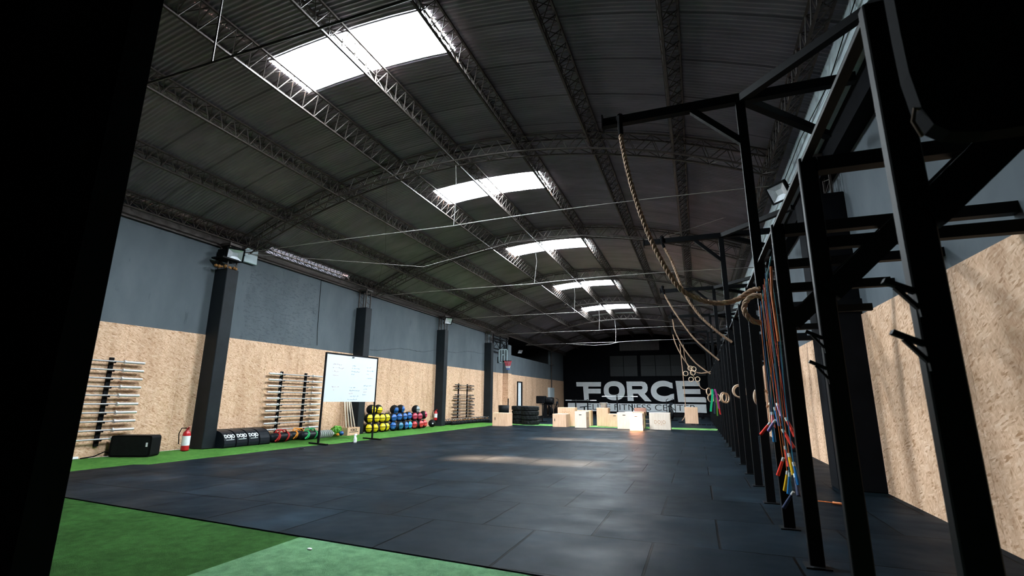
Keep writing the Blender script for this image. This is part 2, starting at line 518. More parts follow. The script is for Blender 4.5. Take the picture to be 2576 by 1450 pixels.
def curve_mesh(name, splines, depth, mat, parent, M4):
    """flat shapes (closed outlines, holes included) given a small thickness"""
    cu = bpy.data.curves.new(name, 'CURVE'); cu.dimensions = '2D'; cu.fill_mode = 'BOTH'; cu.extrude = depth
    for pts in splines:
        sp = cu.splines.new('POLY'); sp.points.add(len(pts)-1)
        for i, p in enumerate(pts): sp.points[i].co = (p[0], p[1], 0, 1)
        sp.use_cyclic_u = True
    return _bake(name, cu, mat, parent, M4)
def _bake(name, cu, mat, parent, M4):
    t = bpy.data.objects.new(name+'_tmp', cu); COL.objects.link(t)
    bpy.context.view_layer.update()
    dg = bpy.context.evaluated_depsgraph_get()
    me = bpy.data.meshes.new_from_object(t.evaluated_get(dg))
    bpy.data.objects.remove(t)
    off = wloc(parent) if parent is not None else Vector((0,0,0))
    me.transform(Matrix.Translation(-off) @ M4)
    me.materials.clear(); me.materials.append(mat); me.name = name
    o = bpy.data.objects.new(name, me); COL.objects.link(o)
    if parent is not None: o.parent = parent
    return o
def text_mesh(name, body, size, mat, parent, M4, depth=0.002, sx=1.0, spacing=1.0, offset=0.0):
    cu = bpy.data.curves.new(name, 'FONT'); cu.body = body; cu.size = size; cu.extrude = depth
    cu.align_x = 'CENTER'; cu.align_y = 'CENTER'; cu.space_character = spacing; cu.offset = offset
    return _bake(name, cu, mat, parent, M4 @ Matrix.Diagonal((sx, 1, 1, 1)))
def frame_m(o, xdir, ydir):
    x = Vector(xdir).normalized(); y = Vector(ydir).normalized(); z = x.cross(y)
    m = Matrix((x, y, z)).transposed().to_4x4(); m.translation = Vector(o); return m

# ------------------------------------------------------------ the hall
XL, XR, YB, YF = -11.4, 2.35, -3.0, 44.1
AX, AR = -4.55, 15.25
AZ = 6.97-AR
def arcz(x, r=AR): return AZ + math.sqrt(max(0, r*r-(x-AX)**2))
def arcp(a, r, y): return (AX + r*math.sin(a), y, AZ + r*math.cos(a))   # a = angle from the crown
def ang(x): return math.asin((x-AX)/AR)

# floor: rubber tiles laid on the slab, turf beside them
mb = MB()
def slab(mb, poly, z0, z1): mb.prism(poly, z0, z1, 'Z')
mb.box((XL-.3, YB-.3, -0.2), (XR+.3, YF+.3, -0.03))
fl = [(-9.65, 4.21), (2.35, 3.37), (2.35, 22.9), (-9.1, 22.9), (-9.2, 11.0), (-9.35, 10.9), (-9.35, 6.4), (-9.6, 6.3)]
slab(mb, fl, -0.03, 0.0)
mb.box((XL, 24.5, -0.03), (XR, YF, 0.0))
struct('floor', mb, RUBFLOOR)
def turf(poly, z, m, label):
    b = MB(); b.prism(poly, -0.03, z, 'Z')
    return tag(obj('artificial_turf', b, m), label, 'turf', 'green turf laid on the floor')
turf([(-9.65, 4.21), (-9.6, 6.3), (-9.35, 6.4), (-9.35, 10.9), (-9.2, 11.0), (-9.1, 22.9), (-9.1, 24.5), (XL, 24.5), (XL, 4.33)], -0.004, TURF_B,
     'green turf strip along the foot of the left wall')
turf([(-9.1, 22.9), (2.35, 22.9), (2.35, 24.5), (-9.1, 24.5)], -0.004, TURF_S, 'narrow lime green turf strip across the far floor behind the boxes')
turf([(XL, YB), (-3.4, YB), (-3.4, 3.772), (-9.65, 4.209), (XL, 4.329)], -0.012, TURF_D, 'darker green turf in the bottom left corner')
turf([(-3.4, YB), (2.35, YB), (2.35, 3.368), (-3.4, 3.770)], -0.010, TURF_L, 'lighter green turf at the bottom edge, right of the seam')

# walls
mb = MB()
mb.box((XL-.2, YB, 0), (XL, 29.8, 5.12)); mb.box((XL-.2, YB, 5.12), (XL-.10, 10.2, 5.5)); mb.box((XL-.2, 13.6, 5.12), (XL-.10, 29.8, 5.5)); mb.box((XL-.2, 29.8, 0), (XL, 39.9, 4.07)); mb.box((XL-.2, 39.9, 0), (XL, YF, 5.3))
mb.box((XL, 29.0, 0), (XL+.34, 29.55, 4.6))
struct('wall_left', mb, CONCRETE)
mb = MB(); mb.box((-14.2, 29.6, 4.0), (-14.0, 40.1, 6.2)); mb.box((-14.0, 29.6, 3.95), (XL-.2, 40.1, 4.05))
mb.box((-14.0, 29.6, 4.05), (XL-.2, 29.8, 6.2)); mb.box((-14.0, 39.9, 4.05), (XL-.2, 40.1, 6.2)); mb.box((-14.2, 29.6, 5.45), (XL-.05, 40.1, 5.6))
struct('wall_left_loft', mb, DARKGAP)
mb = MB(); mb.box((XR, YB, 0), (XR+.2, YF, 5.5))
struct('wall_right', mb, CONCRETE)
mb = MB(); mb.box((XR-.22, YB, 4.78), (XR, YF, 5.17))
struct('trim_3', mb, BLACK_PAINT)
mb = MB(); mb.box((1.9, YB, 5.17), (XR, YF, 5.5))
mb.box((1.88, YB, 5.13), (1.9, YF, 5.56))
struct('trim_4', mb, FASCIA)
mb = MB(); mb.box((XL-.2, YF, 0), (XR+.2, YF+.2, 7.2))
struct('wall_far', mb, BLACK_PAINT)
mb = MB(); mb.box((XL-.2, YB-.2, 0), (XR+.2, YB, 7.2))
struct('wall_near', mb, BLACK_PAINT)
mb = MB(); mb.box((XL, 1.72, 0), (-3.42, 1.9, 5.6))
struct('wall_entrance', mb, BLACK_PAINT)

# OSB cladding
def osb(name, y0, y1, x0, x1, za, zb):
    b = MB(); n = max(1, int((y1-y0)/1.22+.5)); d = (y1-y0)/n
    for i in range(n):
        a, c = y0+i*d+.0015, y0+(i+1)*d-.0015
        h0 = za+(zb-za)*(a-y0)/(y1-y0); h1 = za+(zb-za)*(c-y0)/(y1-y0)
        b.add([(x0,a,0),(x1,a,0),(x1,c,0),(x0,c,0),(x0,a,h0),(x1,a,h0),(x1,c,h1),(x0,c,h1)],
              [(0,3,2,1),(4,5,6,7),(0,1,5,4),(1,2,6,5),(2,3,7,6),(3,0,4,7)])
    return struct(name, b, OSB)
osb('trim_1', 2.0, 29.0, XL, XL+.02, 2.68, 2.80)
o = osb('trim_5', 29.55, 31.55, XL, XL+.02, 2.80, 2.81)
o = osb('trim_6', 32.5, YF, XL, XL+.02, 2.81, 2.86)
b = MB(); b.box((XL, 31.55, 2.38), (XL+.02, 32.5, 2.81)); struct('trim_7', b, OSB)
b = MB(); b.box((XL, 28.98, 0), (XL+.36, 29.0, 2.8)); b.box((XL+.34, 29.0, 0), (XL+.36, 29.57, 2.8)); struct('trim_8', b, OSB)
osb('trim_2', 2.0, YF, XR-.02, XR, 2.45, 2.50)
# eave beam along the left wall
mb = MB(); mb.box((XL-.1, YB, 5.0), (XL+.07, 29.8, 5.16)); mb.box((XL-.1, 29.8, 5.25), (XL+.1, 40, 5.45))
mb.box((XL-.0, YB, 5.16), (XL+.03, 29.8, 5.24))
struct('trim_9', mb, TRUSS)
# crack and joint lines in the plaster
def crack(pts, w, name):
    b = MB()
    for p, q in zip(pts[:-1], pts[1:]): b.bar(p, q, 0.006, w, (1, 0, 0))
    return struct(name, b, DARKGAP)
cp = []; y = 15.3; z = 3.02
while y < 28.9:
    cp.append((XL+.001, y, z + 0.05*math.sin(y*1.9)+random.uniform(-.02, .02))); z += 0.012 if y < 27 else 0; y += 0.16
crack([p for p in cp], 0.018, 'trim_10')
crack([(XL+.001, 12.45, 5.0), (XL+.001, 12.47, 4.2), (XL+.001, 12.5, 3.3), (XL+.001, 12.55, 2.85)], 0.035, 'trim_11')

# roof sheets, corrugated, with translucent sheets let in
SKY = [(5.36, 6.30), (11.05, 12.05), (16.65, 17.72), (23.35, 24.42), (29.8, 31.2)]
SX0, SX1 = -6.5, -3.4
PITCHC = 0.076
def sheet(mb, x0, x1, y0, y1, per=6, nseg=None, amp=0.009, dz=0.0):
    nseg = nseg or max(2, int((x1-x0)/0.55))
    ny = max(2, int((y1-y0)/PITCHC*per)); vs = []; fs = []
    for j in range(ny+1):
        y = y0+(y1-y0)*j/ny; w = amp*math.sin(2*pi*y/PITCHC)
        for i in range(nseg+1):
            a = ang(x0)+(ang(x1)-ang(x0))*i/nseg
            vs.append(arcp(a, AR+w+dz, y))
    for j in range(ny):
        for i in range(nseg):
            k = j*(nseg+1)+i
            fs.append((k, k+nseg+1, k+nseg+2, k+1))
    mb.add(vs, fs, True)
mb = MB()
RX0, RX1 = -11.52, 2.3
sheet(mb, SX1, RX1, YB-.2, YF+.2)
sheet(mb, -11.22, SX0, YB-.2, YF+.2); sheet(mb, RX0, -11.22, YB-.2, 10.2, nseg=2); sheet(mb, RX0, -11.22, 13.6, YF+.2, nseg=2)
ys = YB-.2
for a, c in SKY:
    sheet(mb, SX0, SX1, ys, a); ys = c
sheet(mb, SX0, SX1, ys, YF+.2)
struct('ceiling', mb, SHEET)
for i, (a, c) in enumerate(SKY):
    mb = MB(); sheet(mb, SX0, SX1, a, c)
    struct('window_%d' % (i+1), mb, SKYMAT)
b = MB(); sheet(b, SX0, SX1, 32.55, 33.35, nseg=8, dz=-0.03)
struct('trim_12', b, plain('milky_roof_sheet', (0.62, 0.68, 0.72), 0.5))
b = MB(); b.box((-12.8, 9.7, 5.50), (-11.2, 14.1, 5.53)); struct('ceiling_sun_shield', b, SHEET)  # sheet added outside to keep the sun out of the eave gap
# extra strip closing the roof over the loft
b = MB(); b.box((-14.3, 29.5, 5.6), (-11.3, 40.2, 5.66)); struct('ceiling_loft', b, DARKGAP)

# roof trusses
def truss(y):
    order = ['first', 'second', 'third', 'fourth', 'fifth', 'sixth', 'seventh']
    t = thing('roof_truss', 'x', 'roof truss', (0, 0, 0), 'arched lattice trusses under the roof')
    a0, a1 = ang(-11.33), ang(1.78)
    rt, rb = AR-0.05, AR-0.40
    n = 44
    for (r, dy) in ((rt, -.13), (rt, .13), (rb, -.13), (rb, .13)):
        m = MB()
        pts = [arcp(a0+(a1-a0)*i/n, r, dy) for i in range(n+1)]
        for p, q in zip(pts[:-1], pts[1:]): m.bar(p, q, 0.03, 0.03)
        obj('chord', m, TRUSS, t)
    m = MB(); k = 28
    for i in range(k):
        u0 = a0+(a1-a0)*i/k; u1 = a0+(a1-a0)*(i+.5)/k; u2 = a0+(a1-a0)*(i+1)/k
        for dy in (-.13, .13):
            m.bar(arcp(u0, rt, dy), arcp(u1, rb, dy), 0.014); m.bar(arcp(u1, rb, dy), arcp(u2, rt, dy), 0.014)
        for r in (rt, rb):
            m.bar(arcp(u0, r, -.13), arcp(u1, r, .13), 0.011); m.bar(arcp(u1, r, .13), arcp(u2, r, -.13), 0.011)
    obj('lacing', m, TRUSS, t)
    return t
TY = [3.4, 9.3, 15.25, 21.1, 27.1, 33.1, 39.0]
TL = ['arched lattice roof truss nearest the camera, high above the turf',
      'arched roof truss between the largest and the second skylight, above the first black column',
      'arched roof truss just before the third skylight from the camera, springing from the second column',
      'arched roof truss just before the fourth skylight from the camera, springing from the third column',
      'arched roof truss just before the fifth, farthest glowing skylight, above the basketball hoop',
      'warmly lit arched roof truss just behind the farthest skylight',
      'last dim arched roof truss before the black far wall']
T0 = truss(0)
for i, (y, l) in enumerate(zip(TY, TL)):
    if i == 0: T0.location = (0, y, 0); T0['label'] = l
    else: dup(T0, (0, y, 0), None, l)

# purlins: long triangular lattice beams running the length of the hall
def purlin(half):
    t = thing('roof_purlin', 'x', 'roof purlin', (0,0,0), 'long lattice purlins under the roof sheets')
    y0, y1 = YB+.1, YF-.1
    dz = -0.30
    for sx in (-half, half):
        m = MB(); m.box((sx-.016, y0, -.012), (sx+.016, y1, .02)); obj('chord', m, TRUSS, t)
    m = MB(); m.box((-.018, y0, dz-.016), (.018, y1, dz+.016)); obj('chord', m, TRUSS, t)
    m = MB(); p = 0.30; n = int((y1-y0)/p)
    for i in range(n):
        a = y0+i*p
        for sx in (-half, half):
            m.bar((sx, a, 0), (0, a+p/2, dz), 0.013); m.bar((0, a+p/2, dz), (sx, a+p, 0), 0.013)
        m.bar((-half, a, 0), (half, a+p/2, 0), 0.011); m.bar((half, a+p/2, 0), (-half, a+p, 0), 0.011)
    obj('lacing', m, TRUSS, t)
    return t
PX = [-9.9, -8.25, -4.95, -3.3, -1.65, 0.0, 1.65]
PL = ['purlin nearest the left wall, two rows outside the skylights', 'purlin between the outermost left one and the left edge of the skylights',
      'purlin crossing behind the middle of every skylight', 'purlin along the right edge of the skylights',
      'first purlin to the right of the skylights', 'second purlin to the right of the skylights', 'purlin beside the right wall, behind the rig']
P0 = purlin(0.13)
def place_p(o, x, r=AR-.04):
    a = ang(x); p = arcp(a, r, 0); o.location = (p[0], 0, p[2]); o.rotation_euler = (0, a, 0)
for i, (x, l) in enumerate(zip(PX, PL)):
    o = P0 if i == 0 else dup(P0, (0,0,0))
    place_p(o, x); o['label'] = l
o = purlin(0.26); place_p(o, -6.62); o['label'] = 'widest purlin, along the left edge of the skylights, its web lit pale'
o = dup(P0, (0,0,0)); place_p(o, -11.2); o['label'] = 'purlin lying along the top of the left wall at the eave'

# ------------------------------------------------------------ columns
def column(side, y0, label, dy, grp='x'):
    x0, x1 = (XL+.0, -10.96) if side < 0 else (1.76, XR)
    P_ = COLUMN_PAINT if side < 0 else BLACK_PAINT
    t = thing('column', label, 'column', ((x0+x1)/2, y0+dy/2, 0), 'black square columns against the ' + grp)
    m = MB(); m.cbox(((x0+x1)/2, y0+dy/2, 2.2), (x1-x0, dy, 4.4), bev=.012); obj('shaft', m, P_, t)
    m = MB(); cx, cy = (x0+x1)/2, y0+dy/2; hy = dy/2-.04
    for dx in (-.15, .15):
        for e in (-hy, hy): m.bar((cx+dx, cy+e, 4.4), (cx+dx, cy+e, 5.1), .03)
    z = 4.4
    while z < 4.95:
        for dx in (-.15, .15): m.bar((cx+dx, cy-hy, z), (cx+dx, cy+hy, z+.12), .012); m.bar((cx+dx, cy+hy, z+.12), (cx+dx, cy-hy, z+.24), .012)
        z += .24
    m.box((cx-.2, cy-dy/2, 5.02), (cx+.2, cy+dy/2, 5.08))
    obj('lattice_head', m, TRUSS, t)
    return t
for y, l in ((8.67, 'largest black column on the left wall, with the floodlight on top'), (14.35, 'black column behind the whiteboard'),
             (20.35, 'black column between the medicine balls and the kettlebells'), (26.0, 'black column just before the basketball hoop')):
    column(-1, y, l, .34, 'left wall')
for y, l in ((8.37, 'black column on the right wall behind the nearest rig posts'), (14.4, 'second black column on the right wall, behind the rig'),
             (20.3, 'third black column on the right wall, deep behind the rig'), (26.2, 'far black column on the right wall, hidden among the rig posts')):
    column(1, y, l, .45, 'right wall')
b = MB()
for i in range(9):
    b.ball((-11.25+random.uniform(0,.3), 8.5+random.uniform(0,.45), 4.43+random.uniform(0,.03)), random.uniform(.03,.06), 8, 5)
tag(obj('rubble', b, RUST), 'rusty brown rubble on top of the largest left column', 'rubble', kind='stuff')

# ------------------------------------------------------------ tie rods with hangers
def sagline(p, q, n=24, up=0.0, wob=0.0):
    out = []
    for i in range(n+1):
        t = i/n; r = Vector(p).lerp(Vector(q), t)
        r.z += up*math.sin(pi*t) + wob*math.sin(9*t*pi)*math.sin(pi*t)
        out.append(r)
    return out
TRL = ['steel tie rod spanning the hall under the truss between the two nearest skylights', 'tie rod spanning the hall under the truss before the third skylight',
       'tie rod spanning the hall under the truss before the fourth skylight', 'tie rod spanning the hall under the truss before the fifth skylight',
       'pale tie rod spanning the hall just above the black far wall']
for i, y in enumerate([9.3, 15.25, 21.1, 27.1, 33.1]):
    t = thing('tie_rod', TRL[i], 'tie rod', (-4.8, y, 5.0), 'tie rods across the hall')
    m = MB(); m.tube(sagline((XL+.1, y, 5.0), (-4.9, y, 5.02), 12, .02) + sagline((-4.85, y, 5.03), (1.85, y, 5.0), 16, .06)[1:], .012, 6)
    obj('rod', m, GALV, t)
    m = MB(); m.tube([(-4.9, y, 6.5), (-4.86+(.05 if i == 1 else 0), y, 5.8), (-4.9, y, 5.02)], .010, 6); obj('hanger', m, GALV, t)
t = thing('tie_rod', 'dark conduit rod with a hanger crossing the roof at top left, near the camera', 'tie rod', (-6, 3.4, 5.0), 'tie rods across the hall')
m = MB(); m.tube([(-11.3, 3.45, 5.0), (1.85, 3.45, 5.1)], .014, 6); obj('rod', m, TRUSS, t)
m = MB(); m.tube([(-5.1, 3.45, 5.04), (-5.1, 3.45, 6.6)], .010, 6); obj('hanger', m, TRUSS, t)
def cable(pts, r, mat, label):
    m = MB(); m.tube(pts, r, 6); return tag(obj('cable', m, mat), label, 'cable', 'loose cables under the roof')
cable([(-11.2, 9.4, 5.0), (-8, 13.2, 5.35), (-5.6, 14.9, 6.45), (-3.2, 15.1, 6.5), (-.9, 15.0, 6.05), (1.3, 13.0, 5.9)], .009, GALV, 'thin pale cable rising from the first left column to the crown of the third truss')
cable([(-11.3, 15.3, 5.1), (-9.2, 12.8, 5.9), (-7.0, 9.6, 6.5)], .006, TRUSS, 'thin dark diagonal brace cable from the second left column up to the truss')
cable([(-8.2, 33.1, 5.01), (-6.4, 33.1, 4.85), (-5.3, 33.1, 4.9), (-4.6, 33.1, 5.04)], .012, GALV, 'slack pale cable drooping above the far wall')
# right eave wires
cable([(1.86, 5.0, 5.4), (1.84, 6.5, 5.15), (1.83, 8.2, 5.3), (1.7, 9.2, 5.0)], .006, NYLON, 'thin black wire crossing the pale strip above the right wall')

# ------------------------------------------------------------ floodlights
def floodlight(loc, face, label, s=1.0):
    t = thing('floodlight', label, 'floodlight', loc, 'LED floodlights on the columns')
    f = Vector(face).normalized(); q = f.to_track_quat('-Z', 'Y').to_matrix()
    L0 = Vector(loc)
    def P(x, y, z): return tuple(L0 + q @ Vector((x*s, y*s, z*s)))
    m = MB()
    m.cbox(P(0, 0, .05), (.36*s, .30*s, .06*s), q, .01)
    for (cx, cy, w, h) in ((0, .16, .38, .03), (0, -.16, .38, .03), (.19, 0, .03, .34), (-.19, 0, .03, .34)):
        m.cbox(P(cx, cy, 0), (w*s, h*s, .07*s), q, .004)
    obj('housing', m, BLACK_METAL, t)
    m = MB()
    v = [P(-.17, -.14, -.02), P(.17, -.14, -.02), P(.17, .14, -.02), P(-.17, .14, -.02), P(-.06, -.05, .015), P(.06, -.05, .015), P(.06, .05, .015), P(-.06, .05, .015)]
    m.add(v, [(0,1,5,4), (1,2,6,5), (2,3,7,6), (3,0,4,7), (4,5,6,7)])
    obj('reflector', m, plain('pale_reflector', (0.75, 0.8, 0.85), 0.35, 0.35), t)
    m = MB(); m.tube([P(.2, 0, .02), P(.23, 0, .1), P(.1, 0, .22), P(-.1, 0, .22), P(-.23, 0, .1), P(-.2, 0, .02)], .012*s, 6)
    obj('bracket', m, BLACK_METAL, t)
    return t
floodlight((-10.92, 8.8, 4.78), (0.75, -0.45, -0.45), 'floodlight with a bright reflector on the largest left column')
floodlight((-10.95, 20.6, 4.85), (0.8, -0.5, -0.5), 'small floodlight above the third left column')
floodlight((1.62, 9.25, 4.85), (-0.75, -0.62, -0.55), 'floodlight at the right eave above the rig')
floodlight((-12.2, 34.5, 4.7), (0.6, -0.5, -0.6), 'dim floodlight in the dark loft opening above the left wall')
b = MB(); b.cbox((XL+.06, 9.6, 5.0), (.1, .42, .4), bev=.01)
tag(obj('vent_panel', b, FASCIA), 'pale square vent panel beside the floodlight at the left eave', 'panel')
b = MB(); b.box((-11.3, 8.45, 4.62), (-10.9, 9.0, 4.66)); b.tube([(-11.2, 8.6, 4.66), (-11.0, 8.7, 4.9), (-11.1, 9.0, 5.1)], .012, 6); b.tube([(-11.1, 8.8, 4.66), (-10.95, 9.1, 4.85), (-11.2, 9.2, 5.1)], .012, 6)
b.box((-11.3, 8.6, 4.66), (-11.05, 8.9, 4.9))
tag(obj('junction_box', b, BLACK_METAL), 'black junction box with loose wires behind the left floodlight', 'junction box')
# ------------------------------------------------------------ far wall
g = lambda x, y: (-10.2+(x-460)*0.006426, 2.78-(y-525)*0.00638)
def ell(cx, cy, rx, ry, n=40, p=2.3, a0=0, a1=2*pi):
    out = []
    for i in range(n):
        a = a0+(a1-a0)*i/(n if abs(a1-a0-2*pi) < 1e-6 else n-1)
        c, s_ = math.cos(a), math.sin(a)
        out.append((cx+rx*abs(c)**(2/p)*(1 if c >= 0 else -1), cy+ry*abs(s_)**(2/p)*(1 if s_ >= 0 else -1)))
    return out
sg = thing('wall_lettering', 'large pale grey painted FORCE lettering over a pale band on the black far wall', 'painted sign', (-4.8, YF-.01, 0.2))
MW = frame_m((0, YF-.006, 0), (1, 0, 0), (0, 0, 1))
LET = {
 'F': [[(460,525),(810,525),(807,587),(630,587),(630,617),(803,617),(801,682),(632,682),(634,770),(567,770),(557,585),(463,585)]],
 'O': [ell(987,643,143,129), ell(982,640,72,60,p=2.6)],
 'R': [[(1155,520),(1360,520),(1400,530),(1425,560),(1432,600),(1427,640),(1410,665),(1388,682),(1472,783),(1387,780),(1300,682),(1237,682),(1240,778),(1162,778)],
       [(1225,580),(1350,580),(1362,590),(1364,605),(1360,618),(1348,625),(1227,625)]],
 'C': [[(1748,540)] + ell(1630,648,160,137,30,2.1,-pi*0.30,-pi*1.70)[0:] + [(1758,757),(1762,680)] + ell(1640,648,98,64,24,2.1,pi*0.22,pi*1.78) + [(1752,612)]],
 'E': [[(1790,515),(2083,515),(2088,583),(1870,583),(1872,620),(2085,620),(2088,683),(1882,683),(1885,722),(2125,722),(2140,728),(2148,745),(2148,790),(1808,787)]]}
for k, sp in LET.items():
    curve_mesh('letter', [[g(*p) for p in s_] for s_ in sp], 0.004, LETTER, sg, MW)
b = MB(); b.box((-11.0, YF-.012, .26), (.62, YF-.001, .94)); obj('band', b, LETTER, sg)
text_mesh('caption', 'ELITE FITNESS CENTER', 0.74, DARKGAP, sg, frame_m((-4.72, YF-.018, .60), (1, 0, 0), (0, 0, 1)), 0.003, 1.22, 1.0, -0.006)
m = MB()
for i, (x0, x1) in enumerate([(-7.1, -5.95), (-5.9, -4.75), (-4.45, -3.25), (-3.2, -2.0), (-1.95, -.75), (-.7, .8)]):
    for z0, z1 in ((3.27, 4.15), (4.17, 5.05)): m.box((x0, YF-.03, z0), (x1, YF, z1))
struct('trim_13', m, plain('charcoal_panel', (0.010, 0.013, 0.015), 0.7, 0, 0.15))
m = MB()  # ribs standing for a dim translucent window, faint glow put into the colour
for i in range(34): m.box((-6.2+i*.1, YF-.03, 5.5), (-6.2+i*.1+.07, YF, 6.3))
struct('trim_14', m, plain('dim_window_ribs', (0.06, 0.05, 0.05), 0.6, 0, 0.3))
# ------------------------------------------------------------ left wall: rear fittings
t = tag(MB() and obj('door_1', MB().box((XL+.02, 31.62, 0), (XL+.06, 32.28, 2.33)), plain('white_door', (0.72, 0.78, 0.82), 0.5)), kind='structure')
b = MB(); b.box((XL+.02, 31.55, 2.33), (XL+.09, 32.5, 2.4)); b.box((XL+.02, 32.28, 0), (XL+.09, 32.5, 2.33)); b.box((XL+.02, 31.55, 0), (XL+.09, 31.62, 2.33)); obj('door_frame', b, BLACK_PAINT, t)
t = thing('electric_panel', 'pale grey electrical panel high on the far left wall under a conduit', 'electrical panel', (XL, 39.6, 1.4))
b = MB(); b.cbox((XL+.12, 39.6, 1.78), (.2, 1.3, .78), bev=.01); obj('cabinet', b, PALE, t)
b = MB(); b.tube([(XL+.08, 39.9, 2.17), (XL+.08, 39.9, 5.1)], .05, 8); b.cbox((XL+.15, 39.9, 4.05), (.3, .4, .05)); obj('conduit', b, TRUSS, t)
b = MB(); b.tube([(XL+.08, 39.9, 1.39), (XL+.08, 39.9, .0)], .05, 8); obj('conduit', b, BLACK_METAL, t)

# basketball hoop
t = thing('basketball_hoop', 'basketball backboard and hoop on a black steel frame at the left wall', 'basketball hoop', (-11.2, 27.4, 3.4))
b = MB(); b.box((-10.92, 27.28, 3.36), (-10.46, 27.31, 4.13)); b.v = b.v
obj('backboard', MB().box((-11.02, 27.30, 3.33), (-10.45, 27.33, 4.14)), plain('smoked_acrylic', (0.12, 0.15, 0.16), 0.15), t)
b = MB(); y = 27.285
for (x0, z0, x1, z1) in ((-11.02, 3.33, -10.45, 3.38), (-11.02, 4.09, -10.45, 4.14), (-11.02, 3.33, -10.97, 4.14), (-10.5, 3.33, -10.45, 4.14), (-10.84, 3.42, -10.81, 4.09), (-10.66, 3.42, -10.63, 4.09), (-10.84, 3.78, -10.63, 3.83)):
    b.box((x0, y, z0), (x1, y+.012, z1))
obj('border', b, plain('pale_blue_border', (0.55, 0.7, 0.76), 0.5), t)
b = MB(); rc = Vector((-10.33, 27.05, 3.42)); b.tube([rc+Vector((.22*math.cos(2*pi*i/24), .22*math.sin(2*pi*i/24), 0)) for i in range(24)], .012, 6, True)
b.cbox((-10.6, 27.2, 3.4), (.16, .18, .08)); obj('rim', b, BLACK_METAL, t)
for (z0, z1, r0, r1, mm) in ((3.41, 3.12, .22, .14, NETRED), (3.12, 3.0, .14, .11, NETWHITE), (3.0, 2.9, .11, .10, NETBLUE)):
    b = MB()
    for i in range(12):
        for d in (1, -1):
            a0 = 2*pi*i/12; a1 = a0+d*2*pi/12
            b.tube([rc+Vector((r0*math.cos(a0), r0*math.sin(a0), z0-rc.z)), rc+Vector((r1*math.cos(a1), r1*math.sin(a1), z1-rc.z))], .009, 4)
    obj('net', b, mm, t)
b = MB()
for z in (4.9, 4.78, 4.15): b.bar((-11.1, 26.6, z), (-11.1, 29.0, z), .08, .06)
for y in (26.6, 27.7, 28.8): b.bar((-11.1, y, 4.15), (-11.1, y, 5.0), .07)
for y in (26.6, 27.7): b.bar((-11.1, y, 4.78), (-11.1, y+1.1, 4.18), .025); b.bar((-11.1, y, 4.18), (-11.1, y+1.1, 4.78), .025)
b.bar((-11.1, 27.5, 4.15), (-10.75, 27.36, 3.9), .06); b.bar((-11.1, 27.5, 3.45), (-10.75, 27.36, 3.5), .06); b.bar((-11.1, 27.5, 4.15), (-11.1, 27.5, 3.4), .06)
b.box((-11.12, 27.34, 3.32), (-10.9, 27.4, 3.7))
obj('support_frame', b, BLACK_METAL, t)

# ------------------------------------------------------------ barbells on wall racks
def make_barbell(L, sl, shaft, sleeve, rs=.029, rb=.017):
    t = thing('barbell', 'x', 'barbell', (0,0,0))
    m = MB(); m.tube([(0, sl, 0), (0, L-sl, 0)], rb, 10); obj('shaft', m, shaft, t, local=True)
    for s in (0, 1):
        a = 0 if s == 0 else L-sl; m = MB()
        m.lathe([(rs, 0), (rs, sl-.03)], (0, a if s == 0 else a+.03, 0), 'Y', 12)
        m.lathe([(rs*1.5, 0), (rs*1.5, .03)], (0, a+sl-.03 if s == 0 else a, 0), 'Y', 12)
        obj('sleeve', m, sleeve, t, local=True)
    return t
def gun_rack(ys, z0, z1, levels, label):
    t = thing('bar_rack', label, 'wall rack', (XL+.02, ys[0], z0), 'black wall racks for barbells')
    for y in ys:
        m = MB(); m.box((XL+.02, y-.04, z0), (XL+.06, y+.04, z1)); obj('upright', m, BLACK_METAL, t)
    for z in levels:
        for y in ys:
            m = MB(); m.bar((XL+.06, y, z-.03), (XL+.17, y, z-.032), .035, .016); m.bar((XL+.165, y, z-.032), (XL+.175, y, z-.008), .035, .012)
            obj('cradle', m, BLACK_METAL, t)
    return t
nth = ['topmost', 'second', 'third', 'fourth', 'fifth', 'sixth', 'seventh', 'eighth', 'ninth', 'lowest']
def rackset(ys, y0, levels, proto, where, alt=None):
    gun_rack(ys, levels[-1]-.14, levels[0]+.08, levels, 'black two-post wall rack holding ' + where)
    for i, z in enumerate(levels):
        p = proto if (alt is None or i not in alt[1]) else alt[0]
        yy = y0 if (alt is None or i not in alt[1]) else alt[2]
        n = nth[i] if i < len(levels)-1 else 'lowest'
        dup(p, (XL+.125, yy, z), None, '%s barbell on %s' % (n, where), 'barbells on '+where)
bb1 = make_barbell(2.12, .42, STEEL, CHROME)
lev = [1.90-.172*i for i in range(10)]
rackset((5.72, 6.66), 5.15, lev, bb1, 'the leftmost wall rack beside the entrance')
lev = [1.86-.172*i for i in range(10)]
rackset((11.2, 12.16), 10.67, lev, bb1, 'the wall rack left of the whiteboard')
bb2 = make_barbell(2.2, .45, DARK_STEEL, DARK_STEEL, .028)
bb3 = make_barbell(2.45, .55, DARK_STEEL, DARK_STEEL, .030)
rackset((22.74, 23.77), 22.2, [1.89, 1.72, 1.40, 1.22, 1.06, .90, .73, .57, .41], bb2, 'the far wall rack above the kettlebells', (bb3, (3, 5, 7, 8), 22.07))
for p in (bb1, bb2, bb3):
    for ch in list(p.children): bpy.data.objects.remove(ch)
    bpy.data.objects.remove(p)

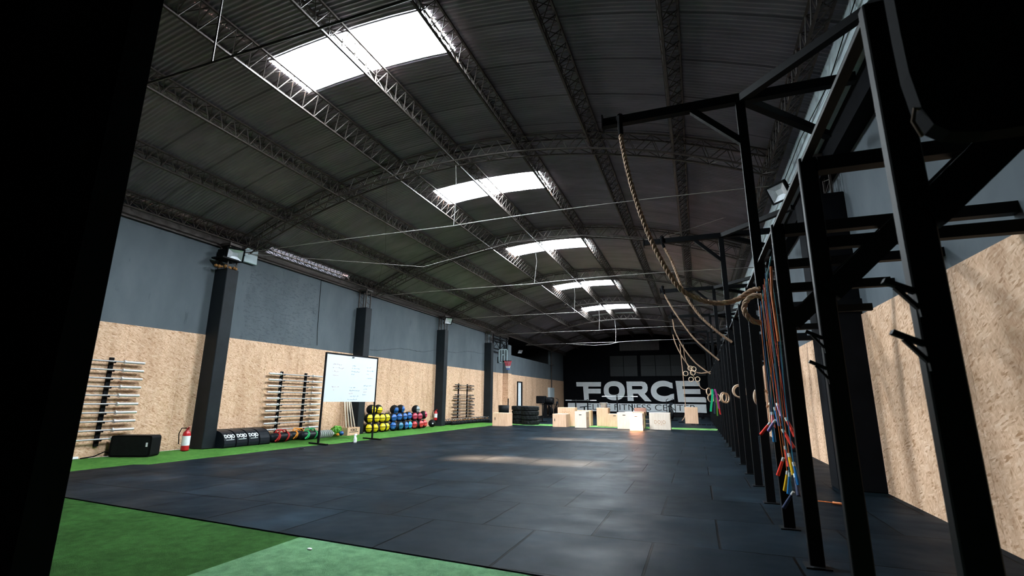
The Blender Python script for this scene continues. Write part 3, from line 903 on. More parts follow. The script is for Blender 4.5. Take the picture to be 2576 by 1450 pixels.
# ------------------------------------------------------------ foot of the left wall
# speaker lying on its side
t = thing('loudspeaker', 'black loudspeaker lying on its side on the turf under the leftmost barbells', 'loudspeaker', (-10.90, 7.13, 0))
SPR = Matrix.Rotation(math.radians(24.4), 3, 'Z'); SPC = Vector((-10.90, 7.13, 0))
def rrect(w, h, r, n=6):
    out = []
    for cx, cz, a0 in ((w/2-r, h-r, 0), (-w/2+r, h-r, 90), (-w/2+r, r, 180), (w/2-r, r, 270)):
        for i in range(n+1):
            q = math.radians(a0+90*i/n); out.append((cx+r*math.cos(q), cz+r*math.sin(q)))
    return out
def spk(b): b.v = [tuple(SPR @ Vector(p) + SPC) for p in b.v]; return b
b = MB(); b.prism(list(reversed(rrect(.80, .42, .055))), -.15, .15, 'Y'); obj('cabinet', spk(b), plain('speaker_black', (0.004,0.004,0.005), .6, 0, .1, .12), t)
b = MB(); b.prism(list(reversed(rrect(.72, .36, .04))), -.158, -.15, 'Y'); b.v = [(x, y, z+.03) for x, y, z in b.v]; obj('grille', spk(b), RUBBER_BLK, t)
b = MB(); b.box((.30, -.164, .20), (.335, -.158, .28)); obj('badge', spk(b), WHITE, t)
b = MB(); b.tube([(-11.3, 6.4, .01), (-11.25, 6.6, .03), (-11.28, 6.8, .10), (-11.25, 7.0, .02), (-11.3, 7.1, .05)], .012, 6)
tag(obj('power_cable', b, NYLON), 'black cable curling on the turf left of the loudspeaker', 'cable')
b = MB(); b.cbox((-11.28, 6.1, .03), (.06, .5, .05), bev=.01); tag(obj('power_strip', b, WHITE), 'pale power strip on the turf at the foot of the left wall', 'power strip')
b = MB(); b.cbox((-4.6, 1.94, .9), (1.0, .04, 1.5)); tag(obj('notice_board', b, plain('charcoal_board', (0.02, 0.022, 0.024), .7)), 'charcoal board on the black entrance wall at the left edge', 'board')
# extinguishers
def extinguisher(loc, label, s=1.0):
    t = thing('fire_extinguisher', label, 'fire extinguisher', loc, 'red fire extinguishers by the left wall'); x, y, z = loc
    b = MB(); b.lathe([(.05*s,0),(.078*s,.01),(.082*s,.03),(.082*s,.36*s),(.07*s,.41*s),(.03*s,.45*s),(.022*s,.47*s)], loc, 'Z', 20); obj('cylinder', b, RED, t)
    b = MB(); b.lathe([(.0835*s,.12),(.0835*s,.33*s)], loc, 'Z', 20); b.sm = b.sm; obj('label_sleeve', b, WHITE, t)
    b = MB(); b.bar((x-.02, y, z+.47*s), (x+.10*s, y-.03, z+.53*s), .02); b.bar((x-.02, y, z+.47*s), (x+.1*s, y-.03, z+.48*s), .018); b.lathe([(.02,0),(.02,.04)], (x, y, z+.46*s), 'Z', 10); obj('handle', b, RED, t)
    b = MB(); b.tube([(x, y-.02, z+.5*s), (x-.08*s, y-.08*s, z+.5*s), (x-.12*s, y-.10*s, z+.38*s), (x-.11*s, y-.08*s, z+.15*s)], .011, 6); obj('hose', b, NYLON, t)
    return t
extinguisher((-10.97, 8.26, 0), 'red fire extinguisher on the turf left of the largest column')
extinguisher((-11.2, 20.2, .25), 'red fire extinguisher on the wall beyond the medicine balls', .9)
# DOJO bolsters
prof = [(XL+.03, 0), (-10.73, 0), (-10.71, .03), (-10.705, .10), (-10.715, .17), (-10.745, .24), (-10.79, .30), (-10.85, .345), (-10.93, .38), (-11.03, .40), (-11.12, .405), (XL+.03, .405)]
lab = ['beside the column foot', 'second from the column', 'third from the column']
for i in range(4):
    y0 = 9.03+.35*i
    l = ('curved black vinyl bolster marked DOJO, ' + lab[i]) if i < 3 else 'curved plain black bolster at the right end of the bolster row'
    t = thing('foam_bolster', l, 'bolster', (-11.05, y0+.17, 0), 'curved black bolsters on the turf')
    b = MB(); b.prism(list(reversed(prof)), y0, y0+.335, 'Y'); obj('cushion', b, VINYL, t)
    b = MB(); b.tube([(x+.003, y0+.004, z) for x, z in prof[1:]], .006, 5); b.tube([(x+.003, y0+.331, z) for x, z in prof[1:]], .006, 5); obj('piping', b, NYLON, t)
    if i < 3:
        tl = Vector((-.35, 0, .7)).normalized()
        MM = frame_m((-10.652, y0+.21, .27), (0, 1, 0), tuple(tl))
        MM = frame_m(Vector((-10.745, y0+.168, .262)), (0, 1, 0), (-.045, 0, .06))
        text_mesh('print', 'DOJO', .13, WHITE, t, MM, .002, .85, 1.0, .004)
        b = MB(); b.bar((-10.712, y0+.06, .185), (-10.712, y0+.28, .185), .012, .012); obj('underline', b, WHITE, t)
# power bags
def power_bag(cx, y0, y1, r, strap, label, loop=True):
    t = thing('power_bag', label, 'weight bag', (cx, (y0+y1)/2, 0), 'strapped black weight bags')
    b = MB(); b.lathe([(.02,0),(r*.55,.0),(r*.8,.03),(r*.98,.10),(r,.2),(r,y1-y0-.2),(r*.98,y1-y0-.10),(r*.8,y1-y0-.03),(r*.5,y1-y0)], (cx, y0, r), 'Y', 20); obj('bag', b, VINYL, t)
    L_ = y1-y0
    for u in (.3, .72):
        b = MB(); yc = y0+L_*u
        pts = [(cx+(r+.006)*math.cos(a), yc+.03*math.sin(2*a), r+(r+.006)*math.sin(a)) for a in [2*pi*i/20 for i in range(20)]]
        for i in range(20): b.bar(pts[i], pts[(i+1) % 20], .05, .012, (0, 1, 0)) if False else b.bar(pts[i], pts[(i+1) % 20], .012, .055, (0, 1, 0))
        obj('strap', b, strap, t)
    b = MB()
    for sx in (-.05, .05):
        b.tube([(cx+sx, y0+L_*.3, 2*r), (cx+sx*1.6, y0+L_*.4, 2*r+.07), (cx+sx*1.6, y0+L_*.6, 2*r+.07), (cx+sx, y0+L_*.72, 2*r)], .018, 6)
    obj('handle', b, strap, t)
    b = MB(); b.tube([(cx+r*.8, y0+L_*.3, r*1.5), (cx+r*1.05, y0+L_*.2, r*.8), (cx+r*1.0, y0+L_*.1, r*.3)], .02, 6); obj('strap_tail', b, strap, t)
    return t
power_bag(-10.95, 10.62, 11.38, .125, REDSTRAP, 'black weight bag with red straps on the turf')
power_bag(-11.16, 11.5, 12.2, .12, ORANGE, 'black weight bag with orange straps, behind the green-strapped one')
power_bag(-10.85, 11.62, 12.38, .12, GREENSTRAP, 'black weight bag with green straps behind the whiteboard post')
# nested clear cones
for j in range(2):
    for i in range(7):
        c = Vector((-10.95-.12*j, 12.5+.085*i+.02*j, .10+.0*j)); 
        t = thing('marker_cone', 'clear ribbed cone nested in the white row beside the whiteboard post', 'marker cone', tuple(c), 'clear cones nested in a row on the turf')
        b = MB(); b.lathe([(.115,0),(.115,.012),(.07,.03),(.03,.20)], c, 'Y', 18); obj('cone', b, CLEAR, t)
# bundle of bands
t = thing('band_bundle', 'tangle of lime green bands with orange and blue ends beside the dowel crate', 'band bundle', (-11.0, 13.35, 0))
b = MB()
for i in range(16):
    a = random.uniform(0, pi); c = Vector((-11.0+random.uniform(-.06,.06), 13.35+random.uniform(-.1,.1), .155+random.uniform(-.01,.03)))
    r = random.uniform(.09, .14); ax = Vector((math.cos(a), math.sin(a)*.6, random.uniform(-.3,.3))).normalized(); u = ax.cross(Vector((0,0,1))).normalized(); w = ax.cross(u)
    b.tube([c+u*r*math.cos(q)*1.15+w*r*math.sin(q) for q in [2*pi*k/14 for k in range(14)]], .017, 5, True)
obj('green_bands', b, PALEGREEN, t)
b = MB(); b.ball((-10.88, 13.28, .055), .05, 10, 8, (1,1.2,.9)); obj('orange_band', b, ORANGE, t)
b = MB(); b.ball((-10.86, 13.42, .09), .08, 10, 8, (1,1.1,.9)); obj('blue_band', b, BLUE, t)
# crate with dowels
t = thing('wooden_crate', 'small plywood crate marked FORCE holding pale dowels, at the foot of the second column', 'crate', (-11.0, 13.95, 0))
b = MB()
b.box((-10.80, 13.64, 0.0), (-10.785, 14.26, .25)); b.box((-11.3, 13.64, 0), (-11.285, 14.26, .25)); b.box((-11.285, 13.64, 0), (-10.80, 13.655, .25)); b.box((-11.285, 14.245, 0), (-10.80, 14.26, .25)); b.box((-11.285, 13.655, 0), (-10.8, 14.245, .012))
obj('crate_body', b, PLY, t)
text_mesh('print', 'FORCE', .11, DARKGAP, t, frame_m((-10.783, 13.95, .165), (0, 1, 0), (0, 0, 1)), .002, 1.0, 1.0, .002)
b = MB(); b.box((-10.786, 13.72, .095), (-10.782, 14.18, .113)); obj('underline', b, DARKGAP, t)
for i in range(11):
    u = i/10.; y0 = 13.68+.52*u; y1 = 13.95+.33*u+random.uniform(-.02,.02)
    h = 1.5+random.uniform(-.1,.1)
    b = MB(); b.tube([(-10.84-.07*(i % 3), y0, .02), (-11.355+.0*(i % 3)+.02*(i%2), y1, h)], .016, 8)
    tag(obj('wooden_dowel', b, DOWELWOOD), 'pale wooden dowel standing in the FORCE crate, leaning on the wall', 'dowel', 'wooden dowels in the crate')
# whiteboard on stand
PA, PB = Vector((-9.45, 10.80, 0)), Vector((-9.23, 12.82, 0)); D = (PB-PA).normalized(); Nn = Vector((D.y, -D.x, 0))
t = thing('whiteboard', 'large white marker board on a black floor stand with faint writing', 'whiteboard', tuple((PA+PB)/2))
b = MB(); c = (PA+PB)/2+Vector((0,0,1.745)); Rm = Matrix((D, Nn, Vector((0,0,1)))).transposed()
if Rm.determinant() < 0: Rm = Matrix((D, -Nn, Vector((0,0,1)))).transposed()
Lb = (PB-PA).length
b.cbox(c, (Lb-.05, .018, 1.30), Rm); obj('board', b, WBOARD, t)
b = MB(); b.bar(PA+Vector((0,0,2.41)), PB+Vector((0,0,2.41)), .04, .035); obj('top_rail', b, BLACK_METAL, t)
for P in (PA, PB):
    b = MB(); b.bar(P+Vector((0,0,.03)), P+Vector((0,0,2.42)), .04); obj('post', b, BLACK_METAL, t)
    b = MB(); e = Vector((.94, -.3, 0)).normalized(); b.bar(P-e*.42+Vector((0,0,.02)), P+e*.42+Vector((0,0,.02)), .06, .035); obj('foot', b, BLACK_METAL, t)
def scrib(cu, cz, w, mat, nm='writing'):
    b = MB(); base = PA + D*cu + Nn*0.0; out = Nn if Nn.x > 0 else -Nn
    n = int(w/.018); pts = []
    for i in range(n+1):
        pts.append(PA + D*(cu+i*.018) + out*.0115 + Vector((0,0,cz+.012*math.sin(i*2.1)+random.uniform(-.012,.012)-.0*i)))
    for p, q in zip(pts[:-1], pts[1:]):
        if random.random() < .82: b.bar(p, q, .002, .006, tuple(out))
    if b.f: obj(nm, b, mat, t)
for (u, z, w, mm) in ((.25,2.12,.34,MARKR),(.25,2.02,.42,MARKR),(.26,1.92,.3,MARKR),(.27,1.82,.22,MARKR),(.28,1.50,.26,MARKR),(.32,1.42,.1,MARKR),
                      (.98,2.12,.16,MARKB),(.97,2.04,.34,MARKB),(.97,1.95,.38,MARKB),(.97,1.87,.16,MARKB),(.93,1.50,.28,MARKB),(.95,1.41,.40,MARKB),(.93,1.33,.16,MARKR),(.95,1.25,.36,MARKB),(.9,1.16,.42,MARKB),
                      (1.58,2.1,.18,MARKB),(1.6,2.0,.30,MARKB),(1.58,1.9,.1,MARKB),(1.58,1.78,.28,MARKB),(1.5,1.56,.4,MARKB),(1.5,1.46,.16,MARKB),(1.5,1.38,.16,MARKR),(1.48,1.3,.18,MARKB)):
    scrib(u, z, w, mm)
b = MB(); c = PA+D*1.0+Nn*.03*(1 if Nn.x > 0 else -1)+Vector((0,0,2.37)); b.cbox(c, (.03,.08,.02)); obj('clip', b, STEEL, t)
# spray bottle, paper scrap, sandal-like weight
t = thing('spray_bottle', 'clear spray bottle with a white trigger on the floor by the whiteboard foot', 'bottle', (-8.9, 11.6, 0))
b = MB(); b.lathe([(.035,0),(.045,.01),(.045,.12),(.03,.16),(.016,.18)], (-8.9,11.6,0), 'Z', 14); obj('bottle_body', b, CLEAR, t)
b = MB(); b.cbox((-8.9, 11.61, .215), (.035,.1,.05), bev=.01); b.cbox((-8.9,11.57,.185),(.012,.03,.06)); b.lathe([(.018,0),(.018,.03)], (-8.9,11.6,.175),'Z',10); obj('trigger', b, WHITE, t)
b = MB(); b.lathe([(.0465,.03),(.0465,.06)], (-8.9,11.6,0), 'Z', 14); obj('sticker', b, WHITE, t)
b = MB(); b.add([(-9.02,9.63,.004),(-8.95,9.68,.03),(-8.93,9.79,.006),(-8.99,9.76,.012)],[(0,1,2,3)]); b.add([(-9.02,9.63,.001),(-8.95,9.68,.027),(-8.93,9.79,.003),(-8.99,9.76,.009)],[(3,2,1,0)])
tag(obj('paper_scrap', b, WHITE), 'crumpled white scrap on the rubber floor near the whiteboard', 'paper scrap')
b = MB(); b.ball((-3.05, 3.5, -.002), .025, 8, 6, (1,.6,.3)); tag(obj('paper_scrap', b, WHITE), 'tiny white scrap lying on the light green turf', 'paper scrap')

# medicine balls
def make_ball(r, mat, label=None, logo=True, panel=True):
    t = thing('medicine_ball', 'x', 'medicine ball', (0,0,0))
    b = MB(); b.ball((0,0,0), r, 24, 16); obj('shell', b, RUBBER_BLK, t, local=True)
    if panel:
        for s in (1, -1):
            b = MB(); n, m_ = 8, 5; v = []; f = []
            for j in range(m_+1):
                el = math.radians(4+44*j/m_)*s
                hw = math.radians(38-13*(j/m_)**1.5)
                for i in range(n+1):
                    az = -hw+2*hw*i/n
                    v.append((1.012*r*math.cos(el)*math.cos(az), 1.012*r*math.cos(el)*math.sin(az), 1.012*r*math.sin(el)))
            for j in range(m_):
                for i in range(n):
                    k = j*(n+1)+i; q = (k, k+1, k+n+2, k+n+1)
                    f.append(q if s > 0 else tuple(reversed(q)))
            b.add(v, f, True); p = obj('panel', b, mat, t, local=True)
            if logo:
                b = MB(); v = []
                for (el, az) in ((20,-12),(20,12),(30,11),(30,-11)):
                    e_, a_ = math.radians(el)*s, math.radians(az)
                    v.append((1.02*r*math.cos(e_)*math.cos(a_), 1.02*r*math.cos(e_)*math.sin(a_), 1.02*r*math.sin(e_)))
                b.add(v, [(0,1,2,3) if s > 0 else (3,2,1,0)]); o = obj('print', b, WHITE, p, local=True)
    elif logo:
        b = MB(); b.cbox((r*.98, 0, 0), (.01, .05, .05)); obj('print', b, WHITE, t, local=True)
    return t
R_ = .172
protos = {c: make_ball(R_, m_, logo=(c not in ('yellow',))) for c, m_ in (('yellow', YELLOW), ('blue', BLUE), ('teal', TEAL), ('cyan', CYAN), ('crimson', CRIMSON), ('red', REDV), ('grey', GREYV))}
protos['black'] = make_ball(.16, None, panel=False)
# (colour, x, y, z, turn about z, tilt)
BALLS = [
 ('yellow',-10.93,14.95+.0,.172,-25,0,'bottom row, first from the left'),('yellow',-10.93,15.33,.172,-28,3,'bottom row, second from the left'),('yellow',-10.91,15.72,.172,-20,-6,'bottom row, third from the left'),('yellow',-11.0,16.07,.172,-12,0,'bottom row, half hidden beside the first blue ball'),
 ('blue',-10.90,16.42,.172,-32,-12,'bottom row, first of the blue balls'),('teal',-10.90,16.80,.172,10,0,'dark teal ball in the bottom row'),('blue',-10.90,17.16,.172,20,0,'bottom row between the teal and the cyan ball'),('cyan',-10.95,17.52,.172,18,0,'light cyan ball in the bottom row'),
 ('red',-10.88,17.90,.172,-30,0,'bottom row, first of the red balls'),('red',-10.88,18.30,.172,5,-6,'bottom row, second red ball'),('red',-10.93,18.68,.172,10,-14,'bottom row, last red ball beside the black one'),
 ('black',-10.92,19.40,.16,-20,0,'plain black slam ball at the right end of the ball pile'),
 ('yellow',-11.0,15.02,.50,-8,0,'middle row, first from the left'),('yellow',-11.0,15.40,.50,0,0,'middle row, second from the left'),('yellow',-11.0,15.78,.49,-14,0,'middle row, third from the left'),('yellow',-11.05,16.15,.49,-14,0,'middle row beside the blue balls'),
 ('blue',-11.02,16.52,.48,-2,0,'middle row, first of the blue balls'),('blue',-11.0,16.95,.49,-28,-8,'middle row, second blue ball'),('blue',-11.06,17.31,.49,10,-8,'middle row, third blue ball'),('blue',-11.08,17.68,.51,8,-8,'middle row, blue ball set a little higher'),
 ('crimson',-11.02,18.06,.48,-12,-8,'middle row, first crimson ball'),('crimson',-11.02,18.44,.47,-8,-8,'middle row, second crimson ball'),('crimson',-11.05,18.85,.52,35,-10,'middle row, crimson ball turned away'),
 ('yellow',-11.08,15.22,.80,22,0,'top row, black side to the front'),('yellow',-11.1,15.66,.80,5,15,'top row, yellow panels tilted'),
 ('blue',-11.1,16.72,.78,10,22,'top row, left blue ball'),('blue',-11.12,17.18,.79,30,8,'top row, right blue ball'),
 ('grey',-11.1,18.30,.76,18,0,'single ball with grey panels on top of the red balls')]
used = set()
for c, x, y, z, rz, tl, w in BALLS:
    p = protos[c]; rot = (0, math.radians(tl), math.radians(rz-28))
    lbl = w if c in ('black', 'grey', 'teal', 'cyan') and 'ball' in w and not w.startswith('bottom') else 'black and %s medicine ball, %s' % (c, w)
    if c == 'teal' or c == 'cyan': lbl = 'black medicine ball, ' + w
    if c == 'grey': lbl = 'black medicine ball with grey panels on top of the red balls'
    dup(p, (x, y, z), rot, lbl, 'medicine balls piled at the left wall')
for p in protos.values():
    for ch in list(p.children):
        for g2 in list(ch.children): bpy.data.objects.remove(g2)
        bpy.data.objects.remove(ch)
    bpy.data.objects.remove(p)

# kettlebells
kb = thing('kettlebell', 'x', 'kettlebell', (0,0,0))
b = MB(); b.lathe([(.05,0),(.075,.01),(.098,.05),(.103,.09),(.09,.14),(.06,.17),(.0,.185)], (0,0,0), 'Z', 18); obj('bell', b, RUBBER_BLK, kb, local=True)
b = MB(); b.tube([(0,-.055,.15),(0,-.07,.2),(0,-.062,.245),(0,-.03,.268),(0,.03,.268),(0,.062,.245),(0,.07,.2),(0,.055,.15)], .015, 8); obj('handle', b, DARK_STEEL, kb, local=True)
b = MB(); b.lathe([(.021,0),(.021,.02)], (0,-.068,.185), 'Z', 10); obj('colour_ring', b, ORANGE, kb, local=True)
kb2 = dup(kb, (0,0,0))
n = 0
for row, (x, y0, cnt, st) in enumerate([(-10.93, 21.35, 20, .225), (-11.2, 21.15, 22, .215)]):
    for i in range(cnt):
        y = y0+i*st
        if 25.85 < y < 26.7 and False: continue
        if y > 25.85 : continue
        l = 'black kettlebell in the %s row at the foot of the far wall rack' % ('front' if row == 0 else 'back')
        if i == 0: l = ('first kettlebell of the front row, nearest the third column' if row == 0 else 'first kettlebell of the back row, against the third column')
        dup(kb, (x+random.uniform(-.02,.02), y, 0), (0,0,random.uniform(-.4,.4)), l, 'kettlebells in the %s row' % ('front' if row == 0 else 'back'))
for p in (kb, kb2):
    for ch in list(p.children): bpy.data.objects.remove(ch)
    bpy.data.objects.remove(p)

# ------------------------------------------------------------ plywood boxes
def plybox(x0, y0, w, d, h, label, mat=PLY, slot=None, logo=None, rz=0.0, grp='plywood jump boxes on the rubber floor'):
    """x0,y0 = near left corner"""
    t = thing('plyo_box', label, 'jump box', (x0+w/2, y0+d/2, 0), grp, rz)
    b = MB(); b.cbox((0, 0, h/2), (w, d, h), bev=.006); obj('box', b, mat, t, local=True)
    if slot:
        kind, u, v = slot
        b = MB()
        if kind == 'h': b.cbox((u, -d/2-.001, v), (.12, .012, .03), bev=.004)
        else: b.cbox((u, -d/2-.001, v), (.03, .012, .12), bev=.004)
        obj('hand_hole', b, DARKGAP, t, local=True)
    if logo == 'side':
        o = text_mesh('print', 'DOJO', .13, BURN, None, frame_m((0,0,0), (0,1,0), (0,0,1)), .001); o.location = (w/2+.001, 0, h*.58); o.parent = t
    if logo == 'front':
        o = text_mesh('print', 'DOJO', .21, BURN, None, frame_m((0,0,0), (1,0,0), (0,0,1)), .001, .8, 1.1); o.location = (.0, -d/2-.001, h*.44); o.parent = t
        b = MB(); b.cbox((0, -d/2-.001, h*.29), (.42, .003, .008)); obj('underline', b, BURN, t, local=True)
    if logo == 'top':
        o = text_mesh('print', 'DOJO', .16, BURN, None, frame_m((0,0,0), (1,0,0), (0,0,1)), .001); o.location = (.0, -d/2-.001, h*.72); o.parent = t
    return t
plybox(-8.97, 21.55, .72, .72, .585, 'low plywood box at far left in front of the tyres', slot=('v', -.23, .33))
plybox(-6.27, 22.2, .64, .75, .575, 'low plywood box with an upright hand hole, left of the pale box', slot=('v', -.22, .31))
plybox(-6.30, 23.2, .84, .5, .85, 'tall plywood box behind the low box with the upright hand hole', logo='top')
plybox(-5.62, 23.75, .80, .5, .72, 'plywood box wedged between the tall left box and the pale box', logo='front')
plybox(-5.20, 22.05, .52, .62, .70, 'pale plywood box with a slot, DOJO burnt on its right side', PLY_SUNLIT, ('h', -.01, .56), 'side')
plybox(-4.56, 23.85, .55, .55, .85, 'tall narrow plywood box carrying the steel bowl')
plybox(-3.98, 23.55, .52, .5, .585, 'low plywood box between the tall narrow box and the whitest box', slot=('h', .05, .50))
plybox(-3.33, 22.05, .60, .6, .69, 'whitest plywood box with a slot, left of the front middle box', PLY_SUNLIT, ('h', .0, .58))
plybox(-2.70, 21.25, .52, .62, .68, 'frontmost plywood box in the middle, slot near its top', PLY_SUNLIT, ('h', .0, .56), 'side')
plybox(-2.00, 22.25, .86, .5, .70, 'wide plywood box facing the camera with DOJO burnt on its front', PLY_SUNLIT, None, 'front')
plybox(-.72, 29.1, .68, .5, .87, 'lone plywood box standing at the right beyond the green strip')
plybox(-3.15, 23.2, .85, .5, .70, 'plywood box behind the front middle boxes, only its top showing')
b = MB(); b.cbox((-2.52, 23.85, .70), (.52, .3, .34)); b.cbox((-2.52, 23.85, .27), (.4, .28, .54)); tag(obj('brown_crate', b, BROWNWOOD), 'dull reddish brown crate behind the middle boxes', 'crate')
# steel bowl / bag on tall box
t = thing('chalk_bowl', 'shiny grey chalk bowl standing on the tall narrow box', 'bowl', (-4.25, 24.1, .85))
b = MB(); b.lathe([(.10,0),(.14,.02),(.15,.12),(.20,.22),(.21,.24),(.19,.24)], (-4.25,24.1,.85), 'Z', 20); obj('bowl', b, STEEL, t)
b = MB(); b.tube([(-4.05,24.05,.86),(-4.02,24.05,1.0),(-4.1,24.05,1.1)], .012, 6); obj('handle', b, CHROME, t)

# tyres
def tyre():
    t = thing('tyre', 'x', 'tyre', (0,0,0)); R1 = .45
    b = MB(); n = 60; prof_ = [(.26,.03,0),(.27,.0,0),(.38,.0,0),(.425,.015,0),(R1,.035,1),(R1,.105,1),(R1-.012,.11,0),(R1,.115,2),(R1,.185,2),(.425,.205,0),(.38,.22,0),(.27,.22,0),(.26,.19,0),(.26,.03,0)]
    v = []; f = []
    for (rr, z, k_) in prof_:
        for k in range(n):
            q = rr - (.016 if (k_ == 1 and (k//2) % 2) or (k_ == 2 and ((k+1)//2) % 2) else 0); v.append((q*math.cos(2*pi*k/n), q*math.sin(2*pi*k/n), z))
    for i in range(len(prof_)-1):
        for k in range(n): f.append((i*n+k, i*n+(k+1) % n, (i+1)*n+(k+1) % n, (i+1)*n+k))
    b.add(v, f); obj('casing', b, RUBBER_BLK, t, local=True)
    return t
ty = tyre()
posn = ['bottom', 'second', 'third', 'top']
for s_, (x, y) in (('left', (-8.52, 23.95)), ('right', (-7.84, 23.95 + .0))):
    for i in range(4):
        if s_ == 'right' : yy = 23.75
        else: yy = 24.45
        dup(ty, (x+random.uniform(-.03,.03) - (.12 if s_ == 'left' else 0), yy+random.uniform(-.02,.02), .221*i), (0,0,random.uniform(0,1)), '%s black tyre of the %s tyre stack' % (posn[i], s_), 'stacked black tyres')
for ch in list(ty.children): bpy.data.objects.remove(ch)
bpy.data.objects.remove(ty)
# tub and sled
t = thing('black_tub', 'round black tub standing on blocks behind the left box', 'tub', (-9.6, 24.6, 0))
b = MB(); b.lathe([(.24,.5),(.27,.52),(.29,.9),(.27,.9),(.26,.55)], (-9.6,24.6,0), 'Z', 24); obj('tub', b, RUBBER_BLK, t)
b = MB(); b.cbox((-9.6,24.6,.25),(.5,.5,.5)); obj('block', b, RUBBER_BLK, t)
t = thing('push_sled', 'black push sled with two upright poles behind the tyre stack', 'sled', (-8.9, 26.2, 0))
b = MB(); b.cbox((-8.9,26.2,.12),(.7,1.0,.12), bev=.02); obj('base', b, BLACK_METAL, t)
for x, y in ((-9.85,25.9),(-9.35,26.0)):
    b = MB(); b.tube([(x,y,.02),(x,y,1.25 if x < -9.5 else 1.1)], .035, 8); obj('pole', b, BLACK_METAL, t)
b = MB(); b.bar((-9.85,25.9,.08),(-8.6,25.95,.08),.08); obj('cross_bar', b, BLACK_METAL, t)
b = MB(); b.tube([(-8.05,26.5,0),(-8.05,26.5,1.2)], .03, 8); b.cbox((-8.05,26.5,.03),(.4,.4,.05)); tag(obj('pole_stand', b, BLACK_METAL), 'thin upright black pole behind the right tyre stack', 'pole')

# exercise bikes
def bike(x, y, label, rz=0.0, s=1.0):
    t = thing('exercise_bike', label, 'exercise bike', (x, y, 0), 'black fan bikes at the back', rz)
    b = MB(); b.lathe([(.05,-.06),(.30,-.05),(.31,0),(.30,.05),(.05,.06)], (0,-.35,.42), 'X', 24); obj('fan_housing', b, BLACK_METAL, t, local=True)
    b = MB(); b.bar((0,-.5,.06),(0,.6,.06),.08,.06); b.bar((-.28,-.5,.03),(.28,-.5,.03),.07,.06); b.bar((-.28,.6,.03),(.28,.6,.03),.07,.06); b.bar((0,.35,.06),(0,.30,.8),.07); b.bar((0,.0,.1),(0,-.25,.95),.07); obj('frame', b, BLACK_METAL, t, local=True)
    b = MB(); b.cbox((0,.32,.85),(.22,.28,.07), bev=.03); obj('saddle', b, VINYL, t, local=True)
    for sx in (-1,1):
        b = MB(); b.tube([(sx*.26,-.2,.3),(sx*.27,-.22,.9),(sx*.26,-.2,1.25),(sx*.12,-.1,1.32)], .02, 6); obj('lever', b, BLACK_METAL, t, local=True)
        b = MB(); b.cbox((sx*.2,-.05,.28),(.1,.12,.03)); obj('pedal', b, BLACK_METAL, t, local=True)
    b = MB(); b.cbox((0,-.28,1.02),(.2,.04,.14), bev=.01); obj('console', b, VINYL, t, local=True)
    return t
bike(-1.65, 33.0, 'fan bike with two raised levers standing before the C and E of the lettering', 0.25)
bike(-9.3, 33.2, 'black exercise bike by the far left wall under the electrical panel', 1.3)
bike(-10.1, 34.3, 'second black exercise bike, deeper in the far left corner', 1.0)
b = MB()
for i, (w_, h_) in enumerate(((.7,.42),(.6,.5),(.5,.25))): pass
t = thing('projector_case', 'bulky black case with a camera-like drum on a stand at the far left wall', 'machine', (-9.6, 33.0, 0))
b = MB(); b.cbox((-9.98,32.6,1.2),(.62,.5,.5), bev=.04); obj('case', b, BLACK_METAL, t)
b = MB(); b.lathe([(.05,0),(.22,.0),(.24,.05),(.24,.45),(.2,.5)], (-9.65,32.6,1.12), 'X', 18); obj('drum', b, BLACK_METAL, t)
b = MB(); b.bar((-9.7,32.6,0),(-9.7,32.6,.95),.16,.2); b.bar((-10.1,32.6,.9),(-8.85,32.6,.9),.06,.03); b.cbox((-9.7,32.6,.03),(.7,.6,.06)); obj('stand', b, BLACK_METAL, t)
for i, (x, y, w_, h_) in enumerate(((-10.6,31.2,.9,.40),(-10.0,30.6,.6,.34),(-10.9,32.1,.8,.5))):
    b = MB(); b.cbox((x,y,h_/2),(w_,.6,h_), (0,0,.3*i), .09)
    tag(obj('gear_bag', b, NYLON), ['long black gear bag heaped beyond the tyres','smaller black gear bag at the front of the heap beyond the tyres','black gear bag leaning on the far left wall beside the white door'][i], 'bag', 'black gear bags at the back left')

# squat stands and bench
def squat_stand(xs, y, hts, zb, bx, label, bl, bench=None):
    t = thing('squat_stand', label, 'squat stand', (sum(xs)/len(xs), y, 0), 'black squat stands at the back')
    for x, h in zip(xs, hts):
        b = MB(); b.bar((x,y,0),(x,y,h),.07); obj('upright', b, BLACK_METAL, t)
    b = MB(); b.bar((xs[0],y-.3,.03),(xs[0],y+.5,.03),.07,.05); b.bar((xs[-1],y-.3,.03),(xs[-1],y+.5,.03),.07,.05); b.bar((xs[0],y+.3,.04),(xs[-1]+.001,y+.3,.04),.06,.05); obj('base', b, BLACK_METAL, t)
    for x in xs:
        b = MB(); b.bar((x,y-.04,zb-.03),(x,y-.18,zb-.03),.06,.02); b.bar((x,y-.17,zb-.03),(x,y-.17,zb+.03),.06,.015); obj('hook', b, BLACK_METAL, t)
    bt = thing('barbell', bl, 'barbell', (bx[0], y-.12, zb), 'barbells resting on the back squat stands')
    b = MB(); b.tube([(bx[0],y-.12,zb),(bx[1],y-.12,zb)], .014, 8); obj('shaft', b, DARK_STEEL, bt)
    for a, c in ((bx[0], bx[0]+.38), (bx[1]-.38, bx[1])):
        b = MB(); b.tube([(a,y-.12,zb),(c,y-.12,zb)], .026, 10); obj('sleeve', b, STEEL, bt)
squat_stand((-7.0,-6.26), 30.0, (1.25, 1.25), 1.18, (-7.6,-5.7), 'black squat stand in front of the letter F', 'barbell across the squat stand in front of the letter F')
squat_stand((-4.52,-3.65), 30.2, (1.5, 1.0), 1.42, (-5.4,-3.3), 'black squat stand in front of the letter O', 'barbell on the squat stand in front of the letter O')
t = thing('weight_bench', 'low black weight bench beside the squat stand before the pale band', 'bench', (-6.65, 30.6, 0))
